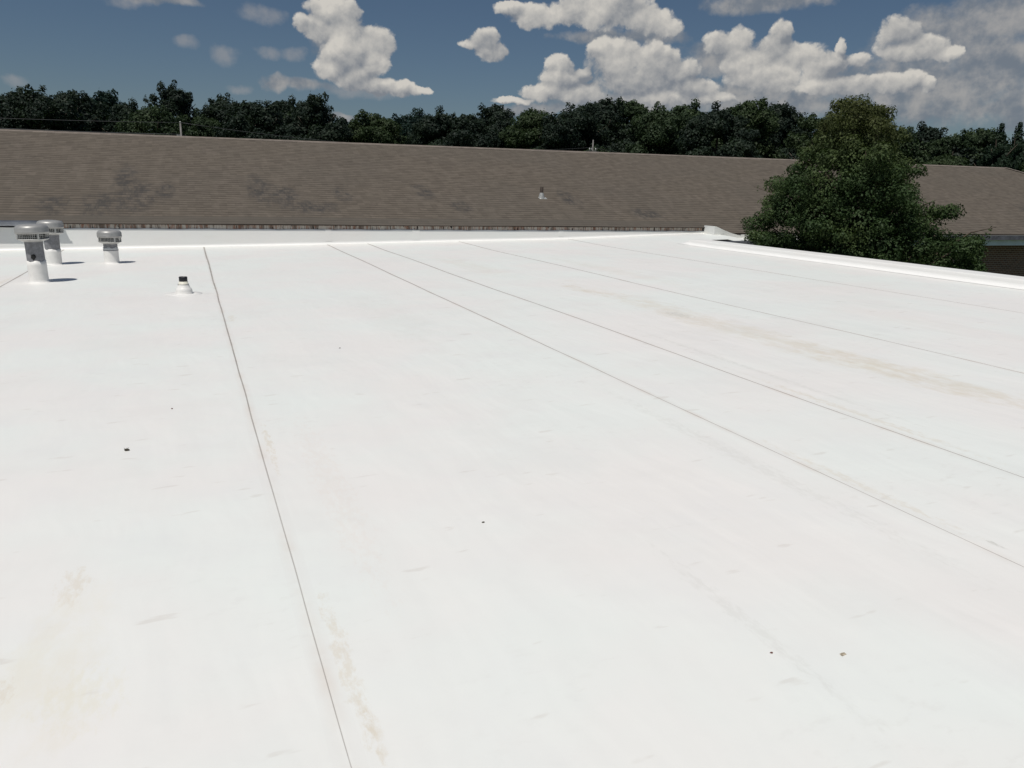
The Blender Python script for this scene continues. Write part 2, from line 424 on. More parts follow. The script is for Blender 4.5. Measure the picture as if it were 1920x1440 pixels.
def shingle_material():
    m, w, b = mat('brown_asphalt_shingles')
    p = P(w)
    x, y, z = w.sep(p)[:3]
    s = w.m('MULTIPLY', y, 1.054)
    n1 = w.noise(w.vm('MULTIPLY', p, (1.0, 1.0, 0.0)), 1.3, 3.0)
    sw = w.m('ADD', s, w.m('MULTIPLY', w.m('SUBTRACT', n1, 0.5), 0.10))
    row = w.m('FLOOR', w.m('DIVIDE', sw, 0.170))
    fr = w.m('FRACT', w.m('DIVIDE', sw, 0.170))
    # one wide-strip laminated shingle: random tab lengths per row
    wn = w.new('ShaderNodeTexWhiteNoise', noise_dimensions='2D')
    xo = w.m('ADD', x, w.m('MULTIPLY', row, 0.377))
    tab = w.m('FLOOR', w.m('DIVIDE', xo, 0.19))
    w.put(wn.inputs['Vector'], w.comb(tab, row, 0.0))
    tone = wn.outputs['Value']
    c = w.mix(tone, (0.108, 0.091, 0.073), (0.136, 0.115, 0.092))
    c = w.mix(w.mr(w.noise(p, 0.35, 4.0, 0.55), 0.35, 0.7, 0.0, 0.35), c, (0.105, 0.093, 0.078))
    c = w.mix(w.mr(w.noise(w.vm('MULTIPLY', p, (2.5, 1, 1)), 1.5, 4.0, 0.6), 0.45, 0.75, 0.0, 0.25), c, (0.20, 0.168, 0.14))
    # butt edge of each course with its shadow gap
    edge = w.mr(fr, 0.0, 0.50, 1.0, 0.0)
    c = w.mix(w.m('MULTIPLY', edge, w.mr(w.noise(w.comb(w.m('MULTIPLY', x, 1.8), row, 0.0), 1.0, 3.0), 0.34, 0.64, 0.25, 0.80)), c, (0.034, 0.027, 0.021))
    # dark algae patches
    al = None
    for (ax, ay, rx, ry) in [(-1.45, 23.4, 0.26, 1.0), (-1.25, 22.2, 0.45, 1.1), (-2.0, 21.6, 0.35, 0.7), (-2.9, 21.5, 0.30, 0.5), (-0.5, 22.6, 0.25, 0.6), (1.9, 22.9, 0.3, 1.0), (2.5, 22.4, 0.35, 0.7), (3.1, 21.6, 0.6, 0.4), (4.1, 22.6, 0.2, 0.5), (6.6, 23.0, 0.25, 0.6), (7.4, 21.8, 0.25, 0.4), (11.3, 22.6, 0.3, 0.6), (13.5, 21.4, 0.5, 0.4), (24, 22, 1.0, 0.6), (33, 22, 0.8, 0.8)]:
        v = w.vm('MULTIPLY_ADD', p, (1 / rx, 1 / ry, 0.0), (-ax / rx, -ay / ry, 0.0))
        r2 = w.vm('DOT_PRODUCT', v, v)
        al = r2 if al is None else w.m('SMOOTH_MIN', al, r2, 0.4)
    f = w.m('ADD', w.m('SUBTRACT', 1.0, al), w.m('MULTIPLY', w.m('SUBTRACT', w.noise(w.vm('MULTIPLY', p, (1.6, 1.2, 1.0)), 2.2, 8.0, 0.78), 0.5), 6.5))
    brk = w.mr(w.noise(w.vm('MULTIPLY', w.comb(x, row, 0.0), (2.2, 0.55, 1.0)), 1.6, 4.0, 0.7), 0.40, 0.58, 0.15, 1.0)
    c = w.mix(w.m('MULTIPLY', brk, w.mr(f, -1.3, 1.4, 0.0, 0.85)), c, (0.050, 0.048, 0.046))
    lt = w.noise(w.vm('MULTIPLY', p, (1.6, 3.0, 1.0)), 1.6, 7.0, 0.75)
    c = w.mix(w.mr(lt, 0.57, 0.72, 0.0, 0.45), c, (0.052, 0.042, 0.035))
    # granule-bare course along the lower edge
    low = w.m('MULTIPLY', w.mr(y, 20.80, 20.88, 1.0, 0.0), w.m('LESS_THAN', x, 15.0))
    c = w.mix(w.m('MULTIPLY', low, 0.6), c, (0.095, 0.085, 0.072))
    w.l.new(c, b.inputs['Base Color'])
    b.inputs['Roughness'].default_value = 0.92
    b.inputs['Specular IOR Level'].default_value = 0.2
    bump(w, b, w.m('ADD', fr, w.m('MULTIPLY', w.noise(p, 60.0, 2.0), 0.3)), 0.5, 0.012)
    return m
M['shingle'] = shingle_material()
M['ridge'] = simple('ridge_cap_shingle', (0.17, 0.142, 0.118), 0.9, 0, 0.2, 4.0)

def rot_material():
    m, w, b = mat('weathered_peeling_board')
    p = P(w)
    st = w.noise(w.vm('MULTIPLY', p, (10.0, 1.0, 1.2)), 1.0, 5.0, 0.7)
    st2 = w.noise(w.vm('MULTIPLY', p, (24.0, 1.0, 3.0)), 1.0, 4.0, 0.6)
    c = w.mix(w.mr(st, 0.38, 0.55), (0.13, 0.10, 0.08), (0.44, 0.41, 0.365))
    c = w.mix(w.m('MULTIPLY', w.mr(st2, 0.48, 0.62), 0.75), c, (0.22, 0.095, 0.055))
    c = w.mix(w.mr(w.noise(w.vm('MULTIPLY', p, (17.0, 1.0, 5.0)), 1.0, 4.0), 0.60, 0.67), c, (0.022, 0.018, 0.016))
    w.l.new(c, b.inputs['Base Color'])
    b.inputs['Roughness'].default_value = 0.9
    return m
M['rot'] = rot_material()

def brick_material():
    m, w, b = mat('dark_brown_brick')
    p = P(w)
    x, y, z = w.sep(p)[:3]
    bt = w.new('ShaderNodeTexBrick')
    w.put(bt.inputs['Vector'], w.comb(w.m('ADD', x, y), z, 0.0))
    bt.inputs['Color1'].default_value = (0.16, 0.085, 0.055, 1)
    bt.inputs['Color2'].default_value = (0.095, 0.055, 0.04, 1)
    bt.inputs['Mortar'].default_value = (0.30, 0.27, 0.24, 1)
    bt.inputs['Scale'].default_value = 1.0
    bt.inputs['Mortar Size'].default_value = 0.007
    bt.inputs['Brick Width'].default_value = 0.21
    bt.inputs['Row Height'].default_value = 0.075
    w.l.new(bt.outputs['Color'], b.inputs['Base Color'])
    b.inputs['Roughness'].default_value = 0.9
    return m
M['brick'] = brick_material()
M['weld'] = simple('white_weld_highlight', (0.86, 0.85, 0.82), 0.45, 0, 0.015, 1.5)  # paler than the membrane: bright highlight along the fillets painted into the colour
M['galv'] = simple('galvanised_sheet_metal', (0.50, 0.495, 0.475), 0.5, 0.3, 0.18, 14.0)
M['galv_pipe'] = simple('dull_galvanised_pipe', (0.225, 0.225, 0.235), 0.7, 0.25, 0.22, 18.0)
M['spun'] = simple('spun_aluminium', (0.37, 0.365, 0.35), 0.45, 0.35, 0.10, 9.0)
M['boot'] = simple('white_membrane_boot', (0.79, 0.775, 0.74), 0.5, 0, 0.05, 10.0)
M['boot_neck'] = simple('cream_sealant', (0.76, 0.73, 0.62), 0.5, 0, 0.06, 20.0)
M['black'] = simple('black_plastic_pipe', (0.018, 0.018, 0.020), 0.35, 0, 0.2, 20.0)
M['dark'] = simple('dark_pipe_bore', (0.012, 0.012, 0.012), 0.9, 0, 0.2, 20.0)
M['rusty'] = simple('dark_cast_iron', (0.035, 0.024, 0.018), 0.8, 0, 0.3, 20.0)
M['lead'] = simple('bright_lead_flashing', (0.45, 0.45, 0.43), 0.4, 0.3, 0.1, 20.0)
M['gutter'] = simple('grey_painted_gutter', (0.25, 0.265, 0.30), 0.5, 0.2, 0.15, 3.0)
M['frieze'] = simple('pale_blue_grey_fascia', (0.60, 0.70, 0.78), 0.6, 0, 0.08, 2.0)
M['darkgutter'] = simple('weathered_dark_gutter', (0.14, 0.14, 0.170), 0.6, 0.1, 0.3, 5.0)
M['wallpaint'] = simple('painted_block_wall', (0.42, 0.39, 0.35), 0.85, 0, 0.12, 1.5)
M['pole'] = simple('weathered_utility_pole_timber', (0.20, 0.19, 0.18), 0.9, 0, 0.2, 3.0)
M['wire'] = simple('aluminium_cable', (0.12, 0.12, 0.125), 0.6, 0.2, 0.1, 3.0)
M['bark'] = simple('brown_bark', (0.085, 0.065, 0.048), 0.95, 0, 0.35, 9.0)
M['debris'] = simple('dry_leaf_litter', (0.06, 0.05, 0.035), 0.9, 0, 0.4, 60.0)
M['tan_debris'] = simple('tan_dry_leaf_litter', (0.42, 0.36, 0.27), 0.9, 0, 0.4, 60.0)
M['red_debris'] = simple('reddish_berry_skin', (0.14, 0.05, 0.035), 0.8, 0, 0.3, 60.0)

def grass_material():
    m, w, b = mat('mown_summer_grass')
    p = P(w)
    c = w.mix(w.mr(w.noise(p, 0.08, 6.0, 0.6), 0.35, 0.7), (0.045, 0.075, 0.022), (0.10, 0.115, 0.045))
    c = w.mix(w.mr(w.noise(p, 3.0, 5.0, 0.7), 0.4, 0.8, 0.0, 0.5), c, (0.12, 0.12, 0.06))
    w.l.new(c, b.inputs['Base Color'])
    b.inputs['Roughness'].default_value = 0.95
    bump(w, b, w.noise(p, 12.0, 4.0), 0.6, 0.06)
    return m
M['grass'] = grass_material()

def leaf_material(name, dark, mid, lightc, zone=None, scale=0.9):
    m, w, b = mat(name)
    g = w.new('ShaderNodeNewGeometry')
    p = w.new('ShaderNodeTexCoord').outputs['Object']
    r = g.outputs['Random Per Island']
    c = w.mix(w.m('MULTIPLY_ADD', r, 0.5, 0.25), dark, mid)
    c = w.mix(w.mr(w.noise(p, scale, 3.0, 0.6), 0.45, 0.72, 0.0, 0.75), c, lightc)
    if zone:
        c = w.mix(w.mr(w.m('ADD', w.sep(p)[2], w.m('MULTIPLY', w.noise(p, 0.8, 3.0), 2.4)), zone[0], zone[1], 0.0, 0.62), c, zone[2])
    w.l.new(c, b.inputs['Base Color'])
    b.inputs['Roughness'].default_value = 0.55
    b.inputs['Specular IOR Level'].default_value = 0.14
    tr = w.new('ShaderNodeBsdfTranslucent')
    w.l.new(w.mix(1.0, c, (0.8, 1.0, 0.45), 'MULTIPLY'), tr.inputs[0])
    mx = w.new('ShaderNodeMixShader')
    mx.inputs[0].default_value = 0.22
    w.l.new(b.outputs[0], mx.inputs[1]); w.l.new(tr.outputs[0], mx.inputs[2])
    w.l.new(mx.outputs[0], w.n['Material Output'].inputs[0])
    return m
M['leaf_near'] = leaf_material('shade_tree_leaves', (0.026, 0.050, 0.020), (0.062, 0.098, 0.036), (0.110, 0.150, 0.056),
                               (6.6, 8.8, (0.080, 0.078, 0.028)))
M['leaf_dark'] = leaf_material('deep_green_leaves', (0.016, 0.026, 0.020), (0.027, 0.041, 0.028), (0.038, 0.056, 0.033), None, 0.5)
M['leaf_mid'] = leaf_material('mid_green_leaves', (0.026, 0.041, 0.022), (0.045, 0.070, 0.034), (0.070, 0.100, 0.046), None, 0.5)
M['leaf_pale'] = leaf_material('pale_green_leaves', (0.026, 0.042, 0.018), (0.046, 0.070, 0.030), (0.068, 0.092, 0.042), None, 0.5)
M['leaf_blue'] = leaf_material('blue_green_leaves', (0.012, 0.025, 0.021), (0.020, 0.041, 0.033), (0.030, 0.055, 0.041), None, 0.5)
M['needle'] = leaf_material('dark_pine_needles', (0.012, 0.025, 0.015), (0.026, 0.046, 0.026), (0.036, 0.058, 0.030), None, 0.8)

# ================================================================== ground
gm = MB()
gm.add([(-600, -600, -3.6), (900, -600, -3.6), (900, 900, -3.6), (-600, 900, -3.6)], [(0, 1, 2, 3)])
tag(gm.build('ground', M['grass'], fix=False), kind='structure')

# ================================================================== flat white roof
TILT = 0.016
def hnoise(x, y):
    return 0.005 * math.sin(0.9 * x + 0.5 * y) * math.sin(0.37 * y - 0.4 * x) + 0.003 * math.sin(2.3 * x + 1.1) * math.sin(0.8 * y + x)
def ss(a, b, v):
    t = min(1, max(0, (v - a) / (b - a)))
    return t * t * (3 - 2 * t)
def deck_z(x, y):
    z = TILT * x + hnoise(x, y) * (1 - ss(18.5, 19.8, y))
    z += ss(9.0, 15.5, x) * ss(17.0, 20.4, y) * 0.10
    z += ss(17.5, 20.4, y) * 0.02 * ss(2, 8, x)
    return z

flat = empty('flat_roofed_building', (0, 0, -3.6), 'low building under a wide flat white membrane roof in the foreground', 'building')
OFF = (0, 0, 3.6)     # children carry world coordinates

def grid(xs, ys, zf):
    vs = []; fs = []
    for y in ys:
        for x in xs: vs.append((x, y, zf(x, y)))
    n = len(xs)
    for j in range(len(ys) - 1):
        for i in range(n - 1):
            fs.append((j * n + i, j * n + i + 1, (j + 1) * n + i + 1, (j + 1) * n + i))
    return vs, fs

ys = list(np.linspace(-4, 20.4, 110))
mb = MB()
edges = [-9.0] + SEAMS[:] + [12.55]
edges = sorted(set(edges))
for i in range(len(edges) - 1):
    a_, b_ = edges[i], edges[i + 1]
    # each sheet lies 2.5 mm lower than the one lapping over it from the left
    n_ = max(3, int((b_ - a_) / 0.25))
    xs = list(np.linspace(a_, b_ - 0.09, n_)) + [b_ - 0.0005]
    lift = 0.0035 if i < len(edges) - 2 else 0.0
    vs, fs = grid(xs, ys, lambda x, y: deck_z(x, y) + (lift if x > b_ - 0.05 else 0.0) * 0.15)
    mb.add(vs, fs, True)
    if lift:
        vs, fs = grid([b_ - 0.0005, b_], ys, lambda x, y: deck_z(x, y) + (lift * 0.15 if x < b_ - 0.0002 else -0.0005))
        mb.add(vs, fs, False)
# the deck carries on past the end of the edge curb
vs, fs = grid(list(np.linspace(12.55, 13.75, 7)), list(np.linspace(17.7, 20.4, 14)), deck_z)
mb.add(vs, fs, True)
vs, fs = grid(list(np.linspace(13.75, 15.2, 8)), list(np.linspace(18.75, 20.4, 10)), deck_z)
mb.add(vs, fs, True)
# lower saddle of membrane running on under the neighbouring eave
vs, fs = grid(list(np.linspace(15.2, 18.9, 10)), list(np.linspace(19.0, 20.38, 5)), lambda x, y: deck_z(15.2, 20.4) - 0.16 - 0.005 * (x - 15.2) + 0.10 * ss(19.0, 20.38, y))
mb.add(vs, fs, True)
mb.build('roof_membrane', M['deck'], flat, OFF, fix=False)

def parapet_y(z): return 20.345 + 0.055 * min(1, max(0, z) / 0.43)
# back parapet: fillet, upstand, folded top
mb = MB()
pv = []; n = 0; wv = []
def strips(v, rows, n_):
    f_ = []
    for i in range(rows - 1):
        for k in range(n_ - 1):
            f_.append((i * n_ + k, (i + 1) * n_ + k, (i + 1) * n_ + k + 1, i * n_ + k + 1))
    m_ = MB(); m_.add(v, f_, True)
    m_.build('weld_highlight', M['weld'], flat, OFF)
X = list(np.linspace(-9, 15.0, 120))
for x in X:
    zd = deck_z(x, 20.4)
    top = 0.432 + 0.006 * math.sin(x * 5.1) + 0.004 * math.sin(x * 13.7 + 1) + (0.0 if x < 14.6 else 0)
    prof = []
    r = 0.065 - 0.035 * ss(11.5, 14.5, x)
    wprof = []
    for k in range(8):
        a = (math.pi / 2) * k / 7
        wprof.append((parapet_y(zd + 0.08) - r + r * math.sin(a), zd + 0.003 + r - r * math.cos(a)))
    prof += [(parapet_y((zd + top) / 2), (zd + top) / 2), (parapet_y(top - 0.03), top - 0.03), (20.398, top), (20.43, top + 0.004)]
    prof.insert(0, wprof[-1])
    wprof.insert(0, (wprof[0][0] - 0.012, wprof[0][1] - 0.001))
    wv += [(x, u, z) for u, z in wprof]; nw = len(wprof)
    pv += [(x, u, z) for u, z in prof]; n = len(prof)
fs = []
for i in range(len(X) - 1):
    for k in range(n - 1):
        fs.append((i * n + k, (i + 1) * n + k, (i + 1) * n + k + 1, i * n + k + 1))
mb.add(pv, fs, True)
mb.build('parapet', M['flash'], flat, OFF)
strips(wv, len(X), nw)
# lap pieces in the parapet membrane
for (x0, x1, z0, z1) in [(-9.0, -2.75, 0.24, 0.445), (3.25, 3.40, 0.14, 0.43), (5.55, 5.75, 0.17, 0.43), (9.9, 10.05, 0.26, 0.43)]:
    vs = [(x, parapet_y(z) - 0.005, z) for z in (z0, z1) for x in (x0, x1)] + [(x, parapet_y(z) + 0.004, z) for z in (z0, z1) for x in (x0, x1)]
    mb = MB()
    mb.add(vs, [(0, 1, 3, 2), (4, 6, 7, 5), (0, 2, 6, 4), (1, 5, 7, 3), (2, 3, 7, 6), (0, 4, 5, 1)])
    mb.build('membrane_patch', M['flash'], flat, OFF)
# triangular end flashing of the parapet
mb = MB()
q = [(14.96, 0.25), (14.96, 0.61), (15.03, 0.60), (15.35, 0.48), (15.62, 0.40), (15.95, 0.33), (16.0, 0.25)]
vs = [(x, 19.86 - 0.02 * (x - 15), z) for x, z in q] + [(x, 20.40 if x < 15 else 19.89, z) for x, z in q]
k = len(q)
mb.add(vs, [tuple(range(k)), tuple(range(2 * k - 1, k - 1, -1))] + [(i, (i + 1) % k, (i + 1) % k + k, i + k) for i in range(k)])
mb.build('corner_flashing', M['flash'], flat, OFF)
mb = MB()
for i in range(8):
    x0 = 15.98 + i * 0.34
    mb.box(x0, x0 + 0.34, 19.838 + 0.004 * (i % 2), 19.862 + 0.004 * (i % 2), 0.17, 0.365 + 0.006 * math.sin(i * 2.0))
mb.build('apron', M['flash'], flat, OFF)

# edge curb down the right side: welded fillet with painted-in highlight, sloped face, flat top, drip
mb = MB()
pv = []; wv = []; Y = list(np.linspace(-4, 18.2, 110))
for y in Y:
    zd = deck_z(12.55, y)
    endf = 1 - ss(17.75, 18.2, y)
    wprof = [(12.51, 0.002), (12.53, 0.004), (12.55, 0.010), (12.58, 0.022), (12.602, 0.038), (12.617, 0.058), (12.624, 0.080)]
    prof = [(12.624, 0.080), (12.640, 0.128),
            (12.648, 0.140), (12.664, 0.148), (12.80, 0.152), (12.985, 0.165), (12.998, 0.168), (13.0, 0.10), (13.0, -0.2)]
    w1 = 0.004 * math.sin(y * 1.7) + 0.003 * math.sin(y * 4.1)
    pv += [(u + w1, y, zd + (h * endf if h > 0 else h)) for u, h in prof]
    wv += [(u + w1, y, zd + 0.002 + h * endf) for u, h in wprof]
n = len(prof); fs = []
for i in range(len(Y) - 1):
    for k in range(n - 1):
        fs.append((i * n + k, (i + 1) * n + k, (i + 1) * n + k + 1, i * n + k + 1))
mb.add(pv, fs, True)
mb.build('edge_curb', M['flash'], flat, OFF)
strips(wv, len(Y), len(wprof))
# gutter on the short return edge
mb = MB()
mb.sweep([(18.58, 0.14), (18.58, 0.24), (18.595, 0.24), (18.595, 0.155), (18.71, 0.155), (18.71, 0.25), (18.73, 0.25), (18.73, 0.14)], 13.8, 16.2)
mb.build('gutter', M['gutter'], flat, OFF)
# walls below
mb = MB()
mb.box(-9.0, 13.05, -4.0, 18.0, -3.6, -0.25)
mb.box(13.06, 13.7, 18.02, 18.74, -3.6, 0.12)
mb.box(13.06, 15.1, 18.76, 20.35, -3.6, 0.15)
mb.build('wall', M['wallpaint'], flat, OFF)

# ================================================================== shingled building
shb = empty('shingled_building', (0, 0, -3.6), 'long low building with a brown shingled hip roof beyond the white roof', 'building')
RIDGE_Y = 27.7
def ridge_z(x): return 2.86 + (x + 5) / 43.0 * 0.35
EA, EZ = 20.36, 0.565       # cut eave above the parapet
def roof_z(x, y):
    return EZ + (y - 20.4) * (ridge_z(x) - EZ) / (RIDGE_Y - 20.4)
mb = MB()
def slope_patch(x0, x1, y0, nx):
    xs_ = list(np.linspace(x0, x1, nx))
    ys_ = list(np.linspace(y0, RIDGE_Y, 22))
    vs, fs = grid(xs_, ys_, lambda x, y: roof_z(x, y) + 0.006 * math.sin(x * 0.8) * math.sin(y * 1.3))
    mb.add(vs, fs, True)
slope_patch(-14, 15.0, EA, 60)
slope_patch(15.0, 38.2, 19.92, 48)
# hip end, back slope and the shingle thickness at the eaves
cz = roof_z(38.2, 19.92)
CX = 44.0
rz = ridge_z(38.2)
mb.add([(38.2, 19.92, cz), (CX, 19.92, cz), (38.2, RIDGE_Y, rz)], [(0, 1, 2)])
mb.add([(CX, 19.92, cz), (CX, 35.5, cz), (38.2, RIDGE_Y, rz)], [(0, 1, 2)])
mb.add([(CX, 35.5, cz), (-14, 35.5, cz), (-14, RIDGE_Y, ridge_z(-14)), (38.2, RIDGE_Y, rz)], [(0, 1, 2, 3)])
roof = mb.build('roof', M['shingle'], shb, OFF, fix=False)
mb = MB()
mb.box(-14, 14.98, EA - 0.004, EA + 0.02, EZ - 0.036, EZ - 0.016)
mb.box(15.0, CX, 19.905, 19.925, cz - 0.035, cz - 0.004)
mb.build('shingle_edge', M['rusty'], roof)
mb = MB()
for i in range(0, 174):
    x0 = -14 + i * 0.3
    if x0 > 38.0: break
    z0 = ridge_z(x0)
    d = 0.0
    mb.add([(x0, RIDGE_Y - 0.15, z0 - 0.045 + d), (x0 + 0.31, RIDGE_Y - 0.15, z0 - 0.040 + d), (x0, RIDGE_Y, z0 + 0.012 + d), (x0 + 0.31, RIDGE_Y, z0 + 0.016 + d),
            (x0, RIDGE_Y + 0.15, z0 - 0.045 + d), (x0 + 0.31, RIDGE_Y + 0.15, z0 - 0.028 + d)], [(0, 1, 3, 2), (2, 3, 5, 4)])
for k in range(30):
    t0, t1 = k / 30, (k + 1.04) / 30
    a = Vector((38.2, RIDGE_Y, rz)); e = Vector((CX, 19.92, cz))
    p0 = a.lerp(e, t0); p1 = a.lerp(e, t1)
    s = (e - a).cross(Vector((0, 0, 1))).normalized() * 0.13
    mb.add([p0 - s + Vector((0, 0, 0.0)), p1 - s + Vector((0, 0, 0.012)), p0 + Vector((0, 0, 0.035)), p1 + Vector((0, 0, 0.048)), p0 + s, p1 + s + Vector((0, 0, 0.012))],
           [(0, 1, 3, 2), (2, 3, 5, 4)])
mb.build('ridge_cap', M['ridge'], roof)
# rotted board showing between the white upstand and the shingles
mb = MB()
mb.box(-2.62, 14.9, 20.412, 20.46, 0.36, 0.545)
mb.build('fascia', M['rot'], shb, OFF).__setitem__('label', 'weathered peeling fascia board with rusty streaks')
# grey metal gutter at the left end
mb = MB()
prof = []
for k in range(9):
    a = math.pi + math.pi * k / 8
    prof.append((20.31 + 0.075 * math.cos(a), 0.565 + 0.085 * math.sin(a)))
prof += [(20.385, 0.60), (20.372, 0.60)]
for k in range(9):
    a = 2 * math.pi - math.pi * k / 8
    prof.append((20.31 + 0.064 * math.cos(a), 0.568 + 0.074 * math.sin(a)))
prof += [(20.235, 0.578)]
mb.sweep(prof, -14, -2.64, smooth=False)
mb.tube([(-14, 20.238, 0.572), (-2.64, 20.238, 0.572)], 0.013)
g1 = mb.build('gutter', M['gutter'], shb, OFF)
g1['label'] = 'short grey half-round gutter'
# open eave: drip edge, gutter, frieze, soffit, brick wall
mb = MB()
mb.box(15.95, CX, 19.86, 19.90, cz - 0.050, cz - 0.036)
mb.build('drip_edge', M['lead'], shb, OFF)
mb = MB()
mb.sweep([(19.78, cz - 0.20), (19.77, cz - 0.055), (19.785, cz - 0.055), (19.795, cz - 0.185), (19.89, cz - 0.185), (19.895, cz - 0.052), (19.91, cz - 0.052), (19.91, cz - 0.20)], 18.6, CX)
mb.build('gutter', M['darkgutter'], shb, OFF)
mb = MB()
mb.box(15.95, CX - 0.1, 19.94, 20.44, cz - 0.07, cz - 0.045)
mb.build('soffit', M['frieze'], shb, OFF)
mb = MB()
mb.box(17.5, CX - 0.2, 19.925, 19.96, -0.02, cz - 0.205)
mb.build('frieze_board', M['frieze'], shb, OFF)
mb = MB()
mb.box(-14, CX - 0.5, 20.47, 35.0, -3.6, 0.30)
mb.build('wall', M['brick'], shb, OFF)

# pipe vent through the shingles
rv = empty('plumbing_vent', (10.35, 22.66, roof_z(10.35, 22.66)), 'small dark pipe vent with bright metal flashing on the brown shingled roof', 'vent')
mb = MB()
mb.lathe([(0.052, 0.06), (0.055, 0.33), (0.045, 0.33), (0.045, 0.12)], 20, cap0=False)
mb.build('pipe', M['rusty'], rv)
mb = MB()
mb.lathe([(0.10, -0.03), (0.085, 0.05), (0.062, 0.13), (0.056, 0.15)], 24)
s = 0.33
mb.add([(-0.11, -0.12, -0.12 * s + 0.008), (0.15, -0.12, -0.12 * s + 0.008), (0.15, 0.02, 0.02 * s + 0.008), (-0.11, 0.02, 0.02 * s + 0.008),
        (-0.11, -0.12, -0.12 * s - 0.01), (0.15, -0.12, -0.12 * s - 0.01), (0.15, 0.02, 0.02 * s - 0.01), (-0.11, 0.02, 0.02 * s - 0.01)],
       [(0, 1, 2, 3), (7, 6, 5, 4), (0, 4, 5, 1), (1, 5, 6, 2), (2, 6, 7, 3), (3, 7, 4, 0)])
mb.build('flashing', M['lead'], rv)

# ================================================================== exhaust vents
def ragged_boot(mb, r, h, seed, n=48):
    rnd = random.Random(seed)
    rows = [(r + 0.035, 0.0), (r + 0.02, 0.006), (r + 0.006, 0.02), (r + 0.001, 0.05), (r, h * 0.55), (r + 0.001, h * 0.80), (r, None), (r - 0.012, None)]
    top = [h + 0.008 * math.sin(i * 0.7 + seed) + rnd.uniform(-0.004, 0.004) for i in range(n)]
    vs = []
    for rr, z in rows:
        for i in range(n):
            a = 2 * math.pi * i / n
            vs.append((rr * math.cos(a), rr * math.sin(a), top[i] if z is None else z))
    fs = [(k * n + i, k * n + (i + 1) % n, (k + 1) * n + (i + 1) % n, (k + 1) * n + i) for k in range(len(rows) - 1) for i in range(n)]
    mb.add(vs, fs, True)

def exhaust_vent(x, y, total, boot, r, capr, label, band=False, hole=False, seed=1, lean=(0, 0)):
    t = empty('exhaust_vent', (x, y, deck_z(x, y)), label, 'roof vent', 'capped exhaust vents on the white roof')
    t.rotation_euler = (R_(lean[0]), R_(lean[1]), 0)
    mb = MB(); ragged_boot(mb, r + 0.008, boot, seed)
    mb.build('boot', M['boot'], t)
    cb = total - 0.26
    mb = MB()
    mb.lathe([(r, boot * 0.4), (r, cb + 0.02)], 48)
    # folded vertical seam and bead
    mb.box(-0.004, 0.004, -r - 0.003, -r + 0.004, boot + 0.01, cb)
    mb.lathe([(r, cb - 0.045), (r + 0.004, cb - 0.04), (r, cb - 0.035)], 48)
    mb.build('pipe', M['galv_pipe'], t)
    k = capr / 0.23
    mb = MB()
    mb.lathe([(r, cb - 0.01), (r + 0.01, cb - 0.008), (0.17 * k, cb + 0.008), (0.20 * k, cb + 0.018), (0.216 * k, cb + 0.028), (0.218 * k, cb + 0.040), (0.212 * k, cb + 0.040),
              (0.206 * k, cb + 0.030), (0.185 * k, cb + 0.02), (r, cb + 0.02)], 56)
    mb.build('base_ring', M['galv'], t)
    mb = MB()
    mb.lathe([(0.165 * k, cb + 0.018), (0.165 * k, cb + 0.13)], 40)
    sc_core = mb.build('baffle', M['dark'], t)
    mb = MB()
    R2 = 0.196 * k
    for i in range(40):
        a = 2 * math.pi * i / 44
        c_, s_ = R2 * math.cos(a), R2 * math.sin(a)
        mb.tube([(c_, s_, cb + 0.02), (c_, s_, cb + 0.125)], 0.0034, 4, False)
    for z in (0.036, 0.062, 0.088, 0.112):
        mb.lathe([(R2 - 0.0025, cb + z - 0.0028), (R2 + 0.0035, cb + z - 0.0028), (R2 + 0.0035, cb + z + 0.0028), (R2 - 0.0025, cb + z + 0.0028)], 44, smooth=False)
    mb.build('screen', M['galv'], t)
    # four straps holding the hood
    for i in range(4):
        a = R_(28 + 90 * i)
        mb = MB()
        d = Vector((math.cos(a), math.sin(a), 0)); e = Vector((-math.sin(a), math.cos(a), 0)) * 0.014
        p = d * 0.222 * k
        vs = []
        for z in (cb + 0.03, cb + 0.15):
            for o_ in (0.0, 0.004):
                for sgn in (-1, 1): vs.append(p + d * o_ + e * sgn + Vector((0, 0, z)))
        mb.add(vs, [(0, 1, 5, 4), (2, 6, 7, 3), (0, 4, 6, 2), (1, 3, 7, 5), (0, 2, 3, 1), (4, 5, 7, 6)])
        mb.build('strap', M['lead'], t)
    mb = MB()
    mb.lathe([(0.219 * k, cb + 0.114), (0.226 * k, cb + 0.110), (0.229 * k, cb + 0.116), (0.229 * k, cb + 0.135), (0.232 * k, cb + 0.139), (0.229 * k, cb + 0.143), (0.229 * k, cb + 0.185), (0.222 * k, cb + 0.212),
              (0.204 * k, cb + 0.232), (0.175 * k, cb + 0.245), (0.12 * k, cb + 0.253), (0.06 * k, cb + 0.258), (0.004, cb + 0.259)], 64)
    mb.build('hood', M['spun'], t)
    if band:
        mb = MB()
        mb.lathe([(r + 0.009, boot - 0.055), (r + 0.013, boot - 0.055), (r + 0.013, boot - 0.043), (r + 0.009, boot - 0.043)], 48, smooth=False)
        mb.build('clamp_band', M['darkgutter'], t)
    if hole:
        mb = MB()
        base_a = math.atan2(-y, -x) - 0.25
        vs = []; pts = [(-.034, -.025), (-.03, .018), (-.014, .03), (.006, .036), (.03, .026), (.036, -.008), (.024, -.03), (.008, -.05), (-.004, -.062), (-.016, -.036)]
        for (u, v) in pts:
            a = base_a + u / r
            vs.append(((r + 0.006) * math.cos(a), (r + 0.006) * math.sin(a), boot + 0.075 + v))
        mb.add(vs, [tuple(range(len(vs)))])
        mb.build('rust_hole', M['dark'], t)
    return t
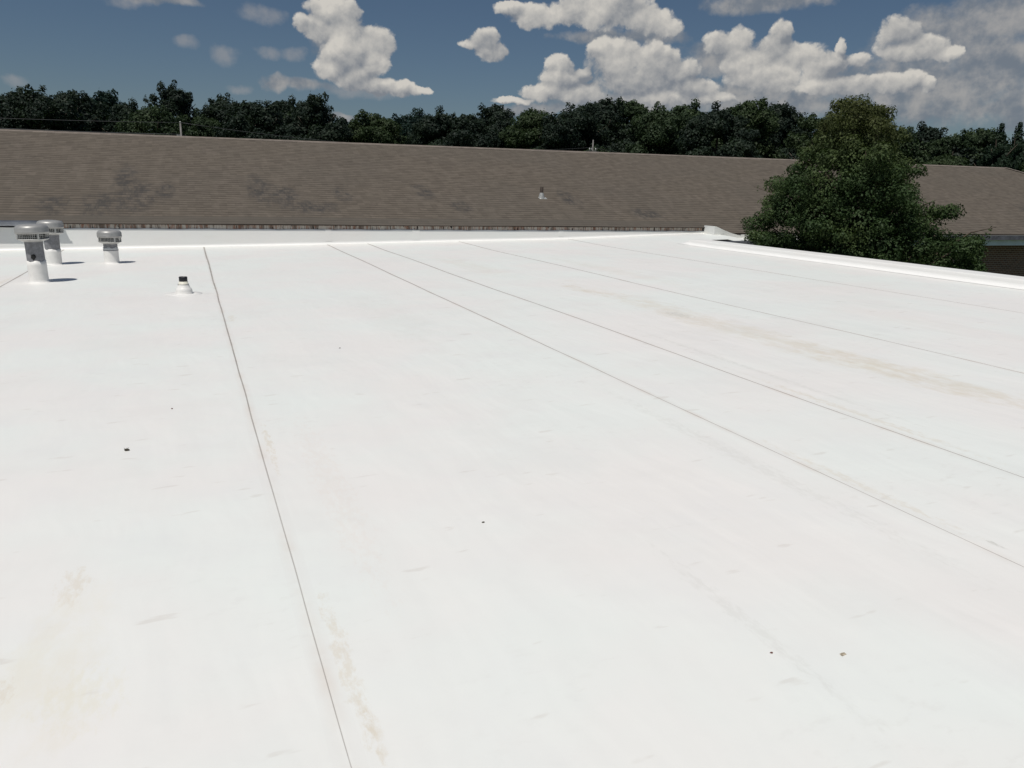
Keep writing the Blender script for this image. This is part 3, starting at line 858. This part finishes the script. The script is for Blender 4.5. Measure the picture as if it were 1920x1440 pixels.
exhaust_vent(-2.22, 13.98, 0.90, 0.335, 0.125, 0.232, 'tallest capped metal vent with a dark rust hole low on its grey pipe', hole=True, seed=1, lean=(0, -1.2))
exhaust_vent(-2.40, 16.85, 0.83, 0.29, 0.128, 0.222, 'capped metal vent standing just behind the tallest one, near the white parapet', seed=2, lean=(0, 1.0))
exhaust_vent(-1.41, 16.78, 0.64, 0.30, 0.122, 0.215, 'shortest capped metal vent, standing apart with a dark clamp line on its white boot', band=True, seed=3)

# small boot vent
bv = empty('pipe_boot_vent', (-0.12, 11.93, deck_z(-0.12, 11.93)), 'small white cone-shaped pipe boot with a short black pipe on the white roof', 'vent')
mb = MB()
mb.lathe([(0.245, 0.0), (0.243, 0.004), (0.16, 0.006), (0.118, 0.008)], 56)
mb.build('flange', M['boot'], bv)
mb = MB()
mb.lathe([(0.122, 0.004), (0.113, 0.010), (0.110, 0.05), (0.103, 0.078), (0.094, 0.088), (0.088, 0.094), (0.074, 0.128), (0.068, 0.140), (0.064, 0.142)], 48)
mb.build('cone', M['boot'], bv)
mb = MB()
mb.lathe([(0.066, 0.128), (0.066, 0.136), (0.070, 0.138), (0.070, 0.146), (0.062, 0.150), (0.061, 0.178), (0.057, 0.180)], 40)
mb.build('neck_collar', M['boot_neck'], bv)
mb = MB()
mb.lathe([(0.055, 0.12), (0.057, 0.18), (0.057, 0.242), (0.054, 0.246), (0.046, 0.246), (0.046, 0.15)], 40)
mb.build('pipe', M['black'], bv)
mb = MB()
mb.lathe([(0.0655, 0.1362), (0.0735, 0.1362), (0.0735, 0.1440), (0.0655, 0.1440)], 40, smooth=False)
mb.box(-0.078, -0.066, -0.03, -0.01, 0.133, 0.147)
mb.build('hose_clamp', M['galv'], bv)

# litter on the roof
def crumb(x, y, sx, sy, sz, m, label, name='leaf_fragment', seed=0, cat='debris', twiggy=False):
    rnd = random.Random(seed)
    mb = MB()
    n = 9; vs = []
    for k, (f, h) in enumerate([(0.55, 0.0), (1.0, 0.35), (0.8, 0.8), (0.3, 1.0)]):
        for i in range(n):
            a = 2 * math.pi * i / n
            j = rnd.uniform(0.55, 1.25)
            vs.append((math.cos(a) * f * j * sx / 2, math.sin(a) * f * j * sy / 2, h * sz * rnd.uniform(0.6, 1.1)))
    fs = [(k * n + i, k * n + (i + 1) % n, (k + 1) * n + (i + 1) % n, (k + 1) * n + i) for k in range(3) for i in range(n)]
    fs += [tuple(range(3 * n, 4 * n)), tuple(reversed(range(n)))]
    mb.add(vs, fs)
    if twiggy:
        for s_ in (-1, 0.2, 0.9):
            mb.tube([(0, 0, sz * 0.5), (s_ * sx * 0.45, 0.2 * sy, sz * 1.25)], 0.0012, 5)
    o = mb.build(name, m)
    o.location = (x, y, deck_z(x, y) + 0.0005)
    tag(o, label, cat)
crumb(-0.44, 4.94, 0.030, 0.022, 0.014, M['debris'], 'dark crumpled leaf scrap on the white roof, largest speck at left', seed=1, twiggy=True)
crumb(1.22, 3.22, 0.016, 0.010, 0.005, M['debris'], 'tiny dark dash of leaf litter near the middle of the white roof', seed=2)
crumb(-0.20, 5.81, 0.012, 0.012, 0.008, M['red_debris'], 'small round reddish berry on the white roof below the pipe boot', 'berry', 3, 'debris')
crumb(1.30, 7.52, 0.018, 0.012, 0.008, M['debris'], 'small dark speck far along the second sheet of the white roof', seed=4)
crumb(2.03, 1.75, 0.034, 0.016, 0.004, M['tan_debris'], 'flat tan leaf scrap at the lower right of the white roof', seed=5)
crumb(1.80, 1.85, 0.013, 0.008, 0.003, M['red_debris'], 'tiny reddish leaf scrap left of the flat tan one', seed=6)

# ================================================================== utility poles and wires
G = -3.6
def utility_pole(x, y, top, label, heads):
    t = empty('utility_pole', (x, y, G), label, 'utility pole')
    H = top - G
    mb = MB(); mb.tube([(0, 0, 0), (0, 0, H)], [0.075, 0.045], 10)
    mb.build('pole', M['pole'], t)
    if heads:
        mb = MB(); mb.box(-0.36, 0.36, -0.05, 0.05, H - 0.98, H - 0.88)
        mb.build('crossarm', M['pole'], t)
        for dx in (-0.30, -0.12, 0.28):
            mb = MB(); mb.lathe([(0.02, H - 0.88), (0.055, H - 0.84), (0.055, H - 0.72), (0.03, H - 0.66), (0.001, H - 0.655)], 10, c=(dx, 0, 0))
            mb.build('insulator', M['lead'], t)
    else:
        mb = MB(); mb.box(-0.22, 0.0, -0.03, 0.03, H - 0.72, H - 0.66); mb.box(-0.24, -0.19, -0.04, 0.04, H - 0.92, H - 0.62)
        mb.build('bracket', M['lead'], t)
        mb = MB(); mb.lathe([(0.02, H), (0.04, H + 0.03), (0.03, H + 0.10), (0.001, H + 0.11)], 10)
        mb.build('insulator', M['lead'], t)
utility_pole(0.0, 50.0, 4.66, 'thin utility pole rising behind the left part of the shingled ridge', False)
utility_pole(32.0, 60.0, 5.66, 'thin utility pole with a short insulator arm behind the middle of the shingled ridge', True)
def wire(a, b, sag, r, label, name='power_line', n=24):
    a = Vector(a); b = Vector(b); pts = []
    for i in range(n + 1):
        t = i / n
        p = a.lerp(b, t); p.z -= sag * 4 * t * (1 - t); pts.append(p)
    mb = MB(); mb.tube(pts, r, 5)
    tag(mb.build(name, M['wire']), label, 'cable')
wire((-32, 40, 4.5), (0, 50, 4.70), 0.45, 0.009, 'thin upper wire running off left from the left utility pole')
wire((0, 50, 4.70), (32, 60, 5.05), 0.75, 0.009, 'thin upper wire strung between the two utility poles')
wire((32, 60, 5.05), (64, 70, 5.4), 0.8, 0.009, 'thin wire running off right from the insulator pole')
wire((-32, 40, 4.6), (-0.2, 50, 4.05), 0.5, 0.017, 'thick lower cable running off left from the left utility pole', 'communication_cable')
wire((-0.2, 50, 4.05), (32, 60, 4.86), 1.6, 0.017, 'thick lower cable sagging behind the ridge between the poles', 'communication_cable')
wire((32, 60, 4.86), (64, 70, 4.2), 1.5, 0.017, 'thick lower cable dropping right from the insulator pole', 'communication_cable')

# ================================================================== trees
def leaf_mesh(name, blobs, per_m2, size, seed, material, flat_=0.55, fill=0.30, align=0.42):
    """blobs: (x, y, z, rxy, rz, density). Every leaf is its own small folded face."""
    rng = np.random.default_rng(seed)
    C = []; NN = []
    for (x, y, z, rx, rz, dn) in blobs:
        area = 4 * math.pi * ((rx * rx + 2 * rx * rz) / 3)
        n = max(6 if dn > 0.6 or rx < 0.09 else 26, int(area * per_m2 * dn))
        d = rng.normal(size=(n, 3)); d /= np.linalg.norm(d, axis=1)[:, None]
        # lumpy radius so the clump is not a ball
        ph = rng.uniform(0, 6.28, 6)
        lump = 1 + 0.16 * np.sin(4 * d[:, 0] + ph[0]) * np.sin(4 * d[:, 2] + ph[1]) + 0.12 * np.sin(8 * d[:, 1] + ph[2]) * np.sin(7 * d[:, 2] + ph[3])
        rad = np.where(rng.random(n) < fill, rng.random(n) ** 0.5, 1 - 0.16 * np.abs(rng.normal(size=n))) * lump
        rad = np.clip(rad + (rng.random(n) < 0.06) * rng.uniform(0, 0.22, n), 0.05, 1.4)
        p = np.array([x, y, z]) + d * rad[:, None] * np.array([rx, rx, rz])
        C.append(p); NN.append(d)
    C = np.concatenate(C); D = np.concatenate(NN); n = len(C)
    nrm = D * 1.0 + rng.normal(size=(n, 3)) * align + np.array([0, 0, 0.15])
    nrm /= np.linalg.norm(nrm, axis=1)[:, None]
    t = np.cross(nrm, rng.normal(size=(n, 3))); t /= np.linalg.norm(t, axis=1)[:, None]
    b = np.cross(nrm, t)
    s = size * rng.uniform(0.6, 1.3, n)[:, None]
    V = np.empty((n, 4, 3))
    V[:, 0] = C - t * s * 0.5
    V[:, 1] = C + b * s * flat_ * 0.5 + nrm * s * 0.07
    V[:, 2] = C + t * s * 0.5 - nrm * s * 0.10
    V[:, 3] = C - b * s * flat_ * 0.5 + nrm * s * 0.07
    me = bpy.data.meshes.new(name)
    me.vertices.add(n * 4); me.vertices.foreach_set('co', V.reshape(-1).astype(np.float32))
    me.loops.add(n * 4); me.loops.foreach_set('vertex_index', np.arange(n * 4, dtype=np.int32))
    me.polygons.add(n)
    me.polygons.foreach_set('loop_start', np.arange(0, n * 4, 4, dtype=np.int32))
    me.polygons.foreach_set('loop_total', np.full(n, 4, dtype=np.int32))
    me.update(calc_edges=True)
    me.materials.append(material)
    return me, float(V[:, :, 2].max())

# -- the near tree
CROWN= [(16.32, 16.15, 3.58, 0.8, 0.49, 1.0), (17.59, 17.41, 3.74, 0.8, 0.49, 1.0), (17.8, 16.9, 3.63, 0.53, 0.38, 1.0), (16.71, 17.07, 3.8, 0.4, 0.31, 0.8), (16.23, 16.25, 3.1, 0.86, 0.63, 1.0), (17.49, 17.51, 3.22, 0.86, 0.63, 1.0), (16.67, 15.76, 2.97, 0.8, 0.66, 1.0), (17.98, 17.0, 3.08, 0.8, 0.66, 1.0), (15.99, 16.49, 2.64, 0.73, 0.66, 1.0), (17.24, 17.78, 2.72, 0.73, 0.66, 1.0), (16.12, 15.48, 2.39, 1.06, 0.73, 1.0), (17.2, 16.52, 2.44, 1.06, 0.73, 1.0), (18.28, 17.56, 2.49, 1.06, 0.73, 1.0), (18.21, 16.54, 2.62, 0.53, 0.49, 0.9), (17.34, 15.38, 2.23, 0.46, 0.28, 0.9), (16.48, 17.53, 2.36, 0.5, 0.59, 1.0), (15.48, 17.04, 1.9, 0.63, 0.56, 1.0), (16.69, 18.37, 1.92, 0.63, 0.56, 1.0), (15.69, 17.84, 1.75, 0.33, 0.28, 0.7), (15.65, 15.98, 1.68, 0.96, 0.73, 1.0), (16.7, 17.05, 1.68, 0.96, 0.73, 1.0), (17.75, 18.12, 1.69, 0.96, 0.73, 1.0), (16.35, 15.23, 1.67, 0.96, 0.76, 1.0), (17.45, 16.25, 1.67, 0.96, 0.76, 1.0), (18.54, 17.27, 1.67, 0.96, 0.76, 1.0), (18.2, 16.16, 1.76, 0.4, 0.56, 1.0), (15.33, 17.76, 1.16, 0.43, 0.45, 0.8), (15.88, 18.78, 0.66, 0.4, 0.42, 0.9), (15.37, 17.16, 1.11, 0.7, 0.66, 1.0), (16.57, 18.49, 1.07, 0.7, 0.66, 1.0), (15.53, 16.11, 0.95, 0.96, 0.77, 1.0), (16.57, 17.18, 0.9, 0.96, 0.77, 1.0), (17.61, 18.26, 0.86, 0.96, 0.77, 1.0), (16.15, 15.44, 0.94, 0.99, 0.87, 1.0), (17.24, 16.47, 0.9, 0.99, 0.87, 1.0), (18.32, 17.51, 0.85, 0.99, 0.87, 1.0), (17.16, 15.24, 1.23, 0.7, 0.66, 1.0), (18.5, 16.44, 1.21, 0.7, 0.66, 1.0), (18.23, 15.52, 1.18, 0.3, 0.31, 0.9), (15.05, 17.52, 0.33, 0.6, 0.25, 1.0), (16.21, 18.87, 0.23, 0.6, 0.25, 1.0), (15.62, 16.89, 0.33, 0.83, 0.38, 1.0), (16.84, 18.2, 0.23, 0.83, 0.38, 1.0), (15.95, 15.66, 0.24, 1.0, 0.7, 1.0), (17.02, 16.71, 0.15, 1.0, 0.7, 1.0), (18.09, 17.75, 0.06, 1.0, 0.7, 1.0), (16.56, 15.01, 0.29, 1.0, 0.78, 1.0), (17.67, 16.01, 0.2, 1.0, 0.78, 1.0), (18.78, 17.02, 0.11, 1.0, 0.78, 1.0), (17.61, 14.76, 0.27, 0.75, 0.66, 1.0), (18.99, 15.92, 0.17, 0.75, 0.66, 1.0), (17.39, 15.0, 0.81, 0.63, 0.52, 0.9), (18.75, 16.17, 0.75, 0.63, 0.52, 0.9), (19.13, 15.39, 0.58, 0.5, 0.45, 0.7), (18.58, 14.99, 1.12, 0.43, 0.31, 0.45), (18.36, 15.12, 1.02, 0.25, 0.21, 0.4), (18.25, 14.09, 0.22, 0.63, 0.49, 0.9), (19.67, 15.18, 0.11, 0.63, 0.49, 0.9), (19.59, 14.63, 0.27, 0.4, 0.49, 0.8), (18.25, 14.1, -0.15, 0.75, 0.26, 1.0), (19.66, 15.18, -0.29, 0.75, 0.26, 1.0), (19.96, 14.68, 0.58, 0.2, 0.32, 0.5), (19.25, 14.03, 0.87, 0.1, 0.14, 0.35), (19.38, 15.27, 1.35, 0.17, 0.14, 0.35), (15.76, 19.03, 1.74, 0.07, 0.14, 0.3), (18.04, 14.87, 1.53, 0.08, 0.09, 0.3)]
TX, TY = 17.4, 16.3
nt = empty('shade_tree', (TX, TY, G), 'large dense green tree with olive top, standing between white roof edge and shingled building', 'tree')
bl = [(x - TX, y - TY, z - G, rx, rz, dn) for (x, y, z, rx, rz, dn) in CROWN]
rr = random.Random(5)
# each clump breaks into smaller leafy sprays round its rim
spr = []
for (x, y, z, rx, rz, dn) in bl:
    spr.append((x, y, z, rx * 0.68, rz * 0.66, dn))
    if rx > 0.3:
        for k in range(int(4 + rx * 5)):
            a = rr.uniform(0, 6.28); e = rr.uniform(-0.5, 1.2)
            q = 0.68 + rr.uniform(-0.10, 0.22)
            s_ = rr.uniform(0.16, 0.38)
            spr.append((x + rx * q * math.cos(a) * math.cos(e), y + rx * q * math.sin(a) * math.cos(e), z + rz * q * math.sin(e), s_, s_ * 0.70, 1.0))
# lower skirt hidden behind the roof edge
for k in range(26):
    a = rr.uniform(0, 6.28); r_ = rr.uniform(0.8, 2.7)
    spr.append((r_ * math.cos(a), r_ * math.sin(a), rr.uniform(1.6, 3.2), rr.uniform(0.6, 0.9), rr.uniform(0.5, 0.7), 0.8))
me, _ = leaf_mesh('crown', spr, 300, 0.074, 11, M['leaf_near'])
o = bpy.data.objects.new('crown', me); col.objects.link(o); o.parent = nt
mb = MB()
mb.tube([(0, 0, 0), (0.05, 0.02, 1.2), (0.0, 0.08, 2.6), (0.12, 0.0, 4.0), (0.05, 0.05, 5.4), (0.0, 0.1, 6.6)], [0.30, 0.22, 0.19, 0.15, 0.09, 0.03], 12)
mb.build('trunk', M['bark'], nt)
mb = MB()
for i, (x, y, z, rx, rz, dn) in enumerate(bl):
    z0 = max(1.0, min(6.2, z - 0.9 - 0.35 * math.hypot(x, y)))
    mid = (x * 0.5 + rr.uniform(-.15, .15), y * 0.5 + rr.uniform(-.15, .15), (z0 + z) / 2 - 0.1)
    tip = (x * 1.04, y * 1.04, z + rz * 0.5)
    mb.tube([(0.03, 0.05, z0), mid, (x * 0.85, y * 0.85, z - 0.1), tip], [0.065, 0.045, 0.022, 0.006], 6)
mb.build('limbs', M['bark'], nt)

# -- tree-line prototypes: origin at the base, 12 m tall
def tree_blobs(kind, seed):
    r = random.Random(seed)
    B = []
    if kind == 8:     # pine: tiered, narrow
        for k in range(34):
            t = k / 33; z = 3.2 + 8.5 * t
            R = 2.5 * (1 - t) ** 0.75 + 0.25
            for j in range(3 if t < 0.8 else 1):
                a = k * 2.4 + j * 2.1
                q = R * (0.6 if t < 0.8 else 0.15)
                B.append((q * math.cos(a), q * math.sin(a), z, R * 0.42 + 0.15, 0.34, 0.9))
        return B
    env = {0: (3.0, 0.62, 44), 1: (3.5, 0.58, 52), 2: (3.1, 0.60, 46), 3: (2.6, 0.66, 38), 4: (3.4, 0.60, 44), 5: (2.8, 0.62, 40), 7: (2.4, 0.62, 28), 9: (2.9, 0.62, 60)}[kind]
    W, _, N = env
    for k in range(N):
        z = r.uniform(3.0, 11.0)
        t = (z - 3.0) / 8.0
        prof = math.sin(math.pi * min(1, (t * 0.80 + 0.16))) ** 0.55
        if kind == 3: prof = (1 - t) ** 0.55 + 0.1
        if kind == 9: prof = 0.42 + 0.75 * (1 - t) ** 0.8
        if kind == 1: prof = min(1.0, 1.55 * (1 - t ** 2.2))
        R = W * prof
        a = r.uniform(0, 6.28); q = R * r.uniform(0.45, 1.0) ** 0.7
        s = r.uniform(0.75, 1.45) * (0.85 if kind in (7, 9) else 1)
        if kind == 9 and t > 0.5: s *= 0.78
        B.append((q * math.cos(a), q * math.sin(a), z, s, s * r.uniform(0.6, 0.85), 0.7 if kind in (7, 9) and t > 0.5 else 1.0))
        for j in range(3):
            b = r.uniform(0, 6.28); e = r.uniform(-0.2, 1.4)
            B.append((q * math.cos(a) + s * math.cos(b) * math.cos(e), q * math.sin(a) + s * math.sin(b) * math.cos(e), z + s * 0.7 * math.sin(e),
                      s * 0.36, s * 0.30, 0.9))
    # leader clumps forming the uneven top
    for k in range(7):
        a = r.uniform(0, 6.28); q = r.uniform(0, W * 0.42)
        s = r.uniform(0.5, 0.95) * (0.75 if kind in (7, 9) else 1)
        B.append((q * math.cos(a), q * math.sin(a), 11.5 - q * 0.5 - s * 0.3, s, s * 0.8, 0.9))
    for k in range(12):
        a = r.uniform(0, 6.28); q = r.uniform(0.2, W * 0.8); s = r.uniform(0.22, 0.42)
        B.append((q * math.cos(a), q * math.sin(a), 12.1 - q * 0.62 + r.uniform(-0.5, 0.5), s, s * 1.2, 0.7))
    return B
PROTO = {}
def proto_mesh(kind):
    if kind not in PROTO:
        mt_ = M['needle'] if kind == 8 else M['leaf_mid']
        me, top = leaf_mesh('crown', tree_blobs(kind, 100 + kind), 62 if kind != 8 else 70, 0.205 if kind != 8 else 0.19, 50 + kind, mt_, 0.7, 0.28)
        k = 12.0 / top
        me.transform(Matrix.Scale(k, 4))
        mb = MB(); rnd = random.Random(kind)
        mb.tube([(0, 0, 0), (0.1, 0, 3), (0, 0.1, 6.5), (0.05, 0, 11.0)], [0.28, 0.22, 0.14, 0.03], 8)
        for i in range(9):
            a = rnd.uniform(0, 6.28); z = rnd.uniform(3.5, 9.0); L_ = rnd.uniform(1.2, 3.0)
            mb.tube([(0, 0, z), (L_ * 0.5 * math.cos(a), L_ * 0.5 * math.sin(a), z + 0.7), (L_ * math.cos(a), L_ * math.sin(a), z + 1.7)], [0.09, 0.06, 0.02], 5)
        tr = mb.build('trunk', M['bark'])
        tme = tr.data; bpy.data.objects.remove(tr)
        PROTO[kind] = (me, tme)
    return PROTO[kind]
def place_tree(x, y, top, kind, rot, width, mat_, label, name='tree', cat='tree', group='trees on the skyline beyond the shingled roof'):
    me, tme = proto_mesh(kind)
    t = empty(name, (x, y, G), label, cat, group)
    h = (top - G) / 12.0
    t.scale = (width * h, width * h, h)
    t.rotation_euler = (0, 0, rot)
    c = bpy.data.objects.new('crown', me); col.objects.link(c); c.parent = t
    if mat_:
        c.material_slots[0].link = 'OBJECT'; c.material_slots[0].material = M[mat_]
    k = bpy.data.objects.new('trunk', tme); col.objects.link(k); k.parent = t
    return t
SKY_TREES= [(-14.7, 77.0, 8.42, 0, -40), (-14.0, 85.7, 9.08, 1, 20), (-10.6, 75.0, 8.58, 0, 62), (-8.9, 82.2, 9.0, 2, 130), (-6.5, 88.3, 9.85, 1, 196), (-3.9, 77.9, 8.31, 3, 243), (-0.6, 86.0, 10.95, 9, 318), (-2.1, 74.0, 7.49, 2, 283), (1.7, 83.8, 8.14, 4, 372), (4.7, 89.3, 10.3, 0, 425), (6.5, 76.6, 8.69, 2, 480), (10.3, 85.5, 10.22, 3, 540), (11.2, 73.7, 9.37, 1, 590), (11.0, 83.0, 8.84, 4, 560), (16.9, 88.7, 7.67, 5, 652), (16.9, 75.2, 8.3, 5, 703), (23.3, 84.6, 9.71, 0, 776), (22.2, 70.6, 8.67, 4, 832), (27.3, 78.1, 8.83, 2, 880), (32.3, 83.9, 10.76, 1, 928), (31.0, 70.4, 9.15, 5, 1000), (37.4, 78.3, 9.43, 3, 1046), (33.7, 67.1, 9.33, 0, 1078), (38.6, 70.9, 10.61, 1, 1130), (45.7, 77.3, 11.28, 2, 1184), (41.8, 65.2, 9.78, 0, 1240), (48.2, 69.6, 10.92, 3, 1298), (43.5, 58.5, 9.4, 4, 1352), (52.1, 65.7, 10.87, 5, 1402), (59.4, 69.7, 11.43, 1, 1462), (52.7, 56.9, 8.95, 7, 1530), (61.6, 61.4, 9.46, 4, 1600), (53.1, 48.9, 7.23, 2, 1668), (63.7, 54.3, 8.66, 3, 1742), (67.3, 59.9, 8.62, 0, 1700), (61.8, 49.7, 7.47, 7, 1795), (67.6, 51.7, 8.07, 2, 1845), (59.1, 43.7, 7.56, 8, 1880), (66.2, 47.3, 8.26, 8, 1915), (76.0, 51.7, 8.4, 0, 1960)]
LAB = {
 -40: ('leaf_dark', 'dark rounded tree at the far left edge of the skyline, partly cut off'),
 20: ('leaf_dark', 'broad dark tree at the left end of the skyline'),
 62: ('leaf_dark', 'dark dome-topped tree, second hump from the left of the skyline'),
 130: ('leaf_dark', 'bushy dark tree midway between the left edge and the tall loose-topped tree'),
 196: ('leaf_blue', 'wide blue-green dark tree left of the tall loose-topped tree'),
 243: ('leaf_dark', 'narrow dark tree close to the left of the tall loose-topped tree'),
 318: ('leaf_dark', 'tallest tree on the left, with a loose open top above the left utility pole'),
 283: ('leaf_mid', 'lower bushy tree in front of the tall loose-topped tree, left of the utility pole'),
 372: ('leaf_mid', 'low irregular tree in the dip right of the tall loose-topped tree'),
 425: ('leaf_dark', 'rounded dark tree just right of the dip by the left utility pole'),
 480: ('leaf_dark', 'bushy dark tree left of the steep-sided dark clump'),
 540: ('leaf_dark', 'pointed dark tree in the middle of the dense clump left of the deep skyline gap'),
 590: ('leaf_dark', 'steep-sided broad dark tree at the left of the deep skyline gap'),
 560: ('leaf_mid', 'irregular green tree low in front of the steep-sided dark tree'),
 652: ('leaf_mid', 'small green tree at the bottom of the deep skyline gap'),
 703: ('leaf_pale', 'paler green rounded tree just right of the deep skyline gap'),
 776: ('leaf_blue', 'blue-green rounded tree second to the right of the deep skyline gap'),
 832: ('leaf_dark', 'irregular open-topped dark tree under the middle of the blue sky gap'),
 880: ('leaf_dark', 'low bushy dark tree just left of the dark knob on the skyline'),
 928: ('leaf_dark', 'dark knobbly tree standing up at the left end of the cloud bank'),
 1000: ('leaf_pale', 'pale green rounded tree left of the insulator pole and below the cloud bank'),
 1046: ('leaf_dark', 'narrow dark tree between the pale green tree and the insulator pole'),
 1078: ('leaf_dark', 'dark round tree directly above the insulator pole, on its left'),
 1130: ('leaf_dark', 'tall broad dark dome of a tree directly above the insulator pole'),
 1184: ('leaf_mid', 'bushy green tree right of the insulator pole'),
 1240: ('leaf_mid', 'large rounded green tree midway between the insulator pole and the near olive-topped tree'),
 1298: ('leaf_mid', 'narrow green tree in the even stretch right of the insulator pole'),
 1352: ('leaf_dark', 'irregular dark tree in the even stretch left of the pointed pale crown'),
 1402: ('leaf_pale', 'pale pointed-crown tree left of the near olive-topped tree'),
 1462: ('leaf_dark', 'broad dark dome of a tree just left of the near olive-topped tree'),
 1530: ('leaf_pale', 'thin wispy tree touching the left shoulder of the near olive-topped tree'),
 1600: ('leaf_mid', 'irregular green tree mostly hidden behind the near olive-topped tree'),
 1668: ('leaf_mid', 'bushy tree peeking out just right of the near tree top'),
 1742: ('leaf_dark', 'dark upright tree standing highest right of the near tree'),
 1700: ('leaf_mid', 'rounded green tree between the near tree and the dark upright one'),
 1795: ('leaf_mid', 'thin wispy tree in the low gap right of the dark upright one'),
 1845: ('leaf_mid', 'bushy green tree just left of the two pointed pines'),
 1880: (None, 'left one of the two dark pointed pines at the right end of the skyline'),
 1915: (None, 'right one of the two dark pointed pines, at the right frame edge'),
 1960: ('leaf_mid', 'rounded tree beyond the pines at the far right edge of the skyline'),
}
rt = random.Random(21)
for (x, y, top, kind, px) in SKY_TREES:
    mt_, lb = LAB[px]
    nm = 'pine_tree' if kind == 8 else 'tree'
    place_tree(x, y, top, kind, rt.uniform(0, 6.28), rt.uniform(0.92, 1.12) * (0.8 if kind == 8 else 1), mt_, lb, nm)
# paler bushes low in front of the tree line
for (x, y, top, kind, w_, mt_, lb) in [
        (8.0, 62.0, 4.6, 5, 1.0, 'leaf_pale', 'pale bush peeping over the ridge below the steep-sided dark clump'),
        (18.5, 64.0, 4.9, 2, 1.2, 'leaf_mid', 'low green bush over the ridge below the pale rounded tree'),
        (56.5, 38.5, 4.4, 5, 1.3, 'leaf_pale', 'pale leafy bush over the right end of the shingled ridge, below the pines'),
        (60.0, 36.5, 4.0, 2, 1.4, 'leaf_pale', 'pale bush at the right frame edge above the hip of the shingled roof'),
        (51.5, 42.0, 4.9, 5, 1.2, 'leaf_pale', 'pale green bush over the ridge just right of the dark upright tree'),
        (33.5, 62.5, 5.3, 2, 1.1, 'leaf_mid', 'green bush right beside the insulator pole')]:
    place_tree(x, y, top, kind, rt.uniform(0, 6.28), w_, mt_, lb, 'bush', 'bush', 'bushes in front of the tree line')

# -- the wood behind, one mass
rng = random.Random(3)
wb = []
for k in range(760):
    az_ = R_(rng.uniform(-20, 68)); Dd = rng.uniform(86, 99)
    if math.degrees(az_) > 40: Dd -= (math.degrees(az_) - 40) * 0.5
    s_ = rng.uniform(1.3, 2.4)
    wb.append((Dd * math.sin(az_), Dd * math.cos(az_), rng.uniform(-2.5, 4.6 + 0.6 * math.sin(math.degrees(az_) * 0.5)), s_, s_ * 0.8, 1.0))
me, _ = leaf_mesh('woodland', wb, 16, 0.45, 77, M['leaf_dark'], 0.75, 0.15)
o = bpy.data.objects.new('woodland', me); col.objects.link(o)
tag(o, kind='stuff', label='dark leafy mass of the wood behind the skyline trees', cat='woodland')
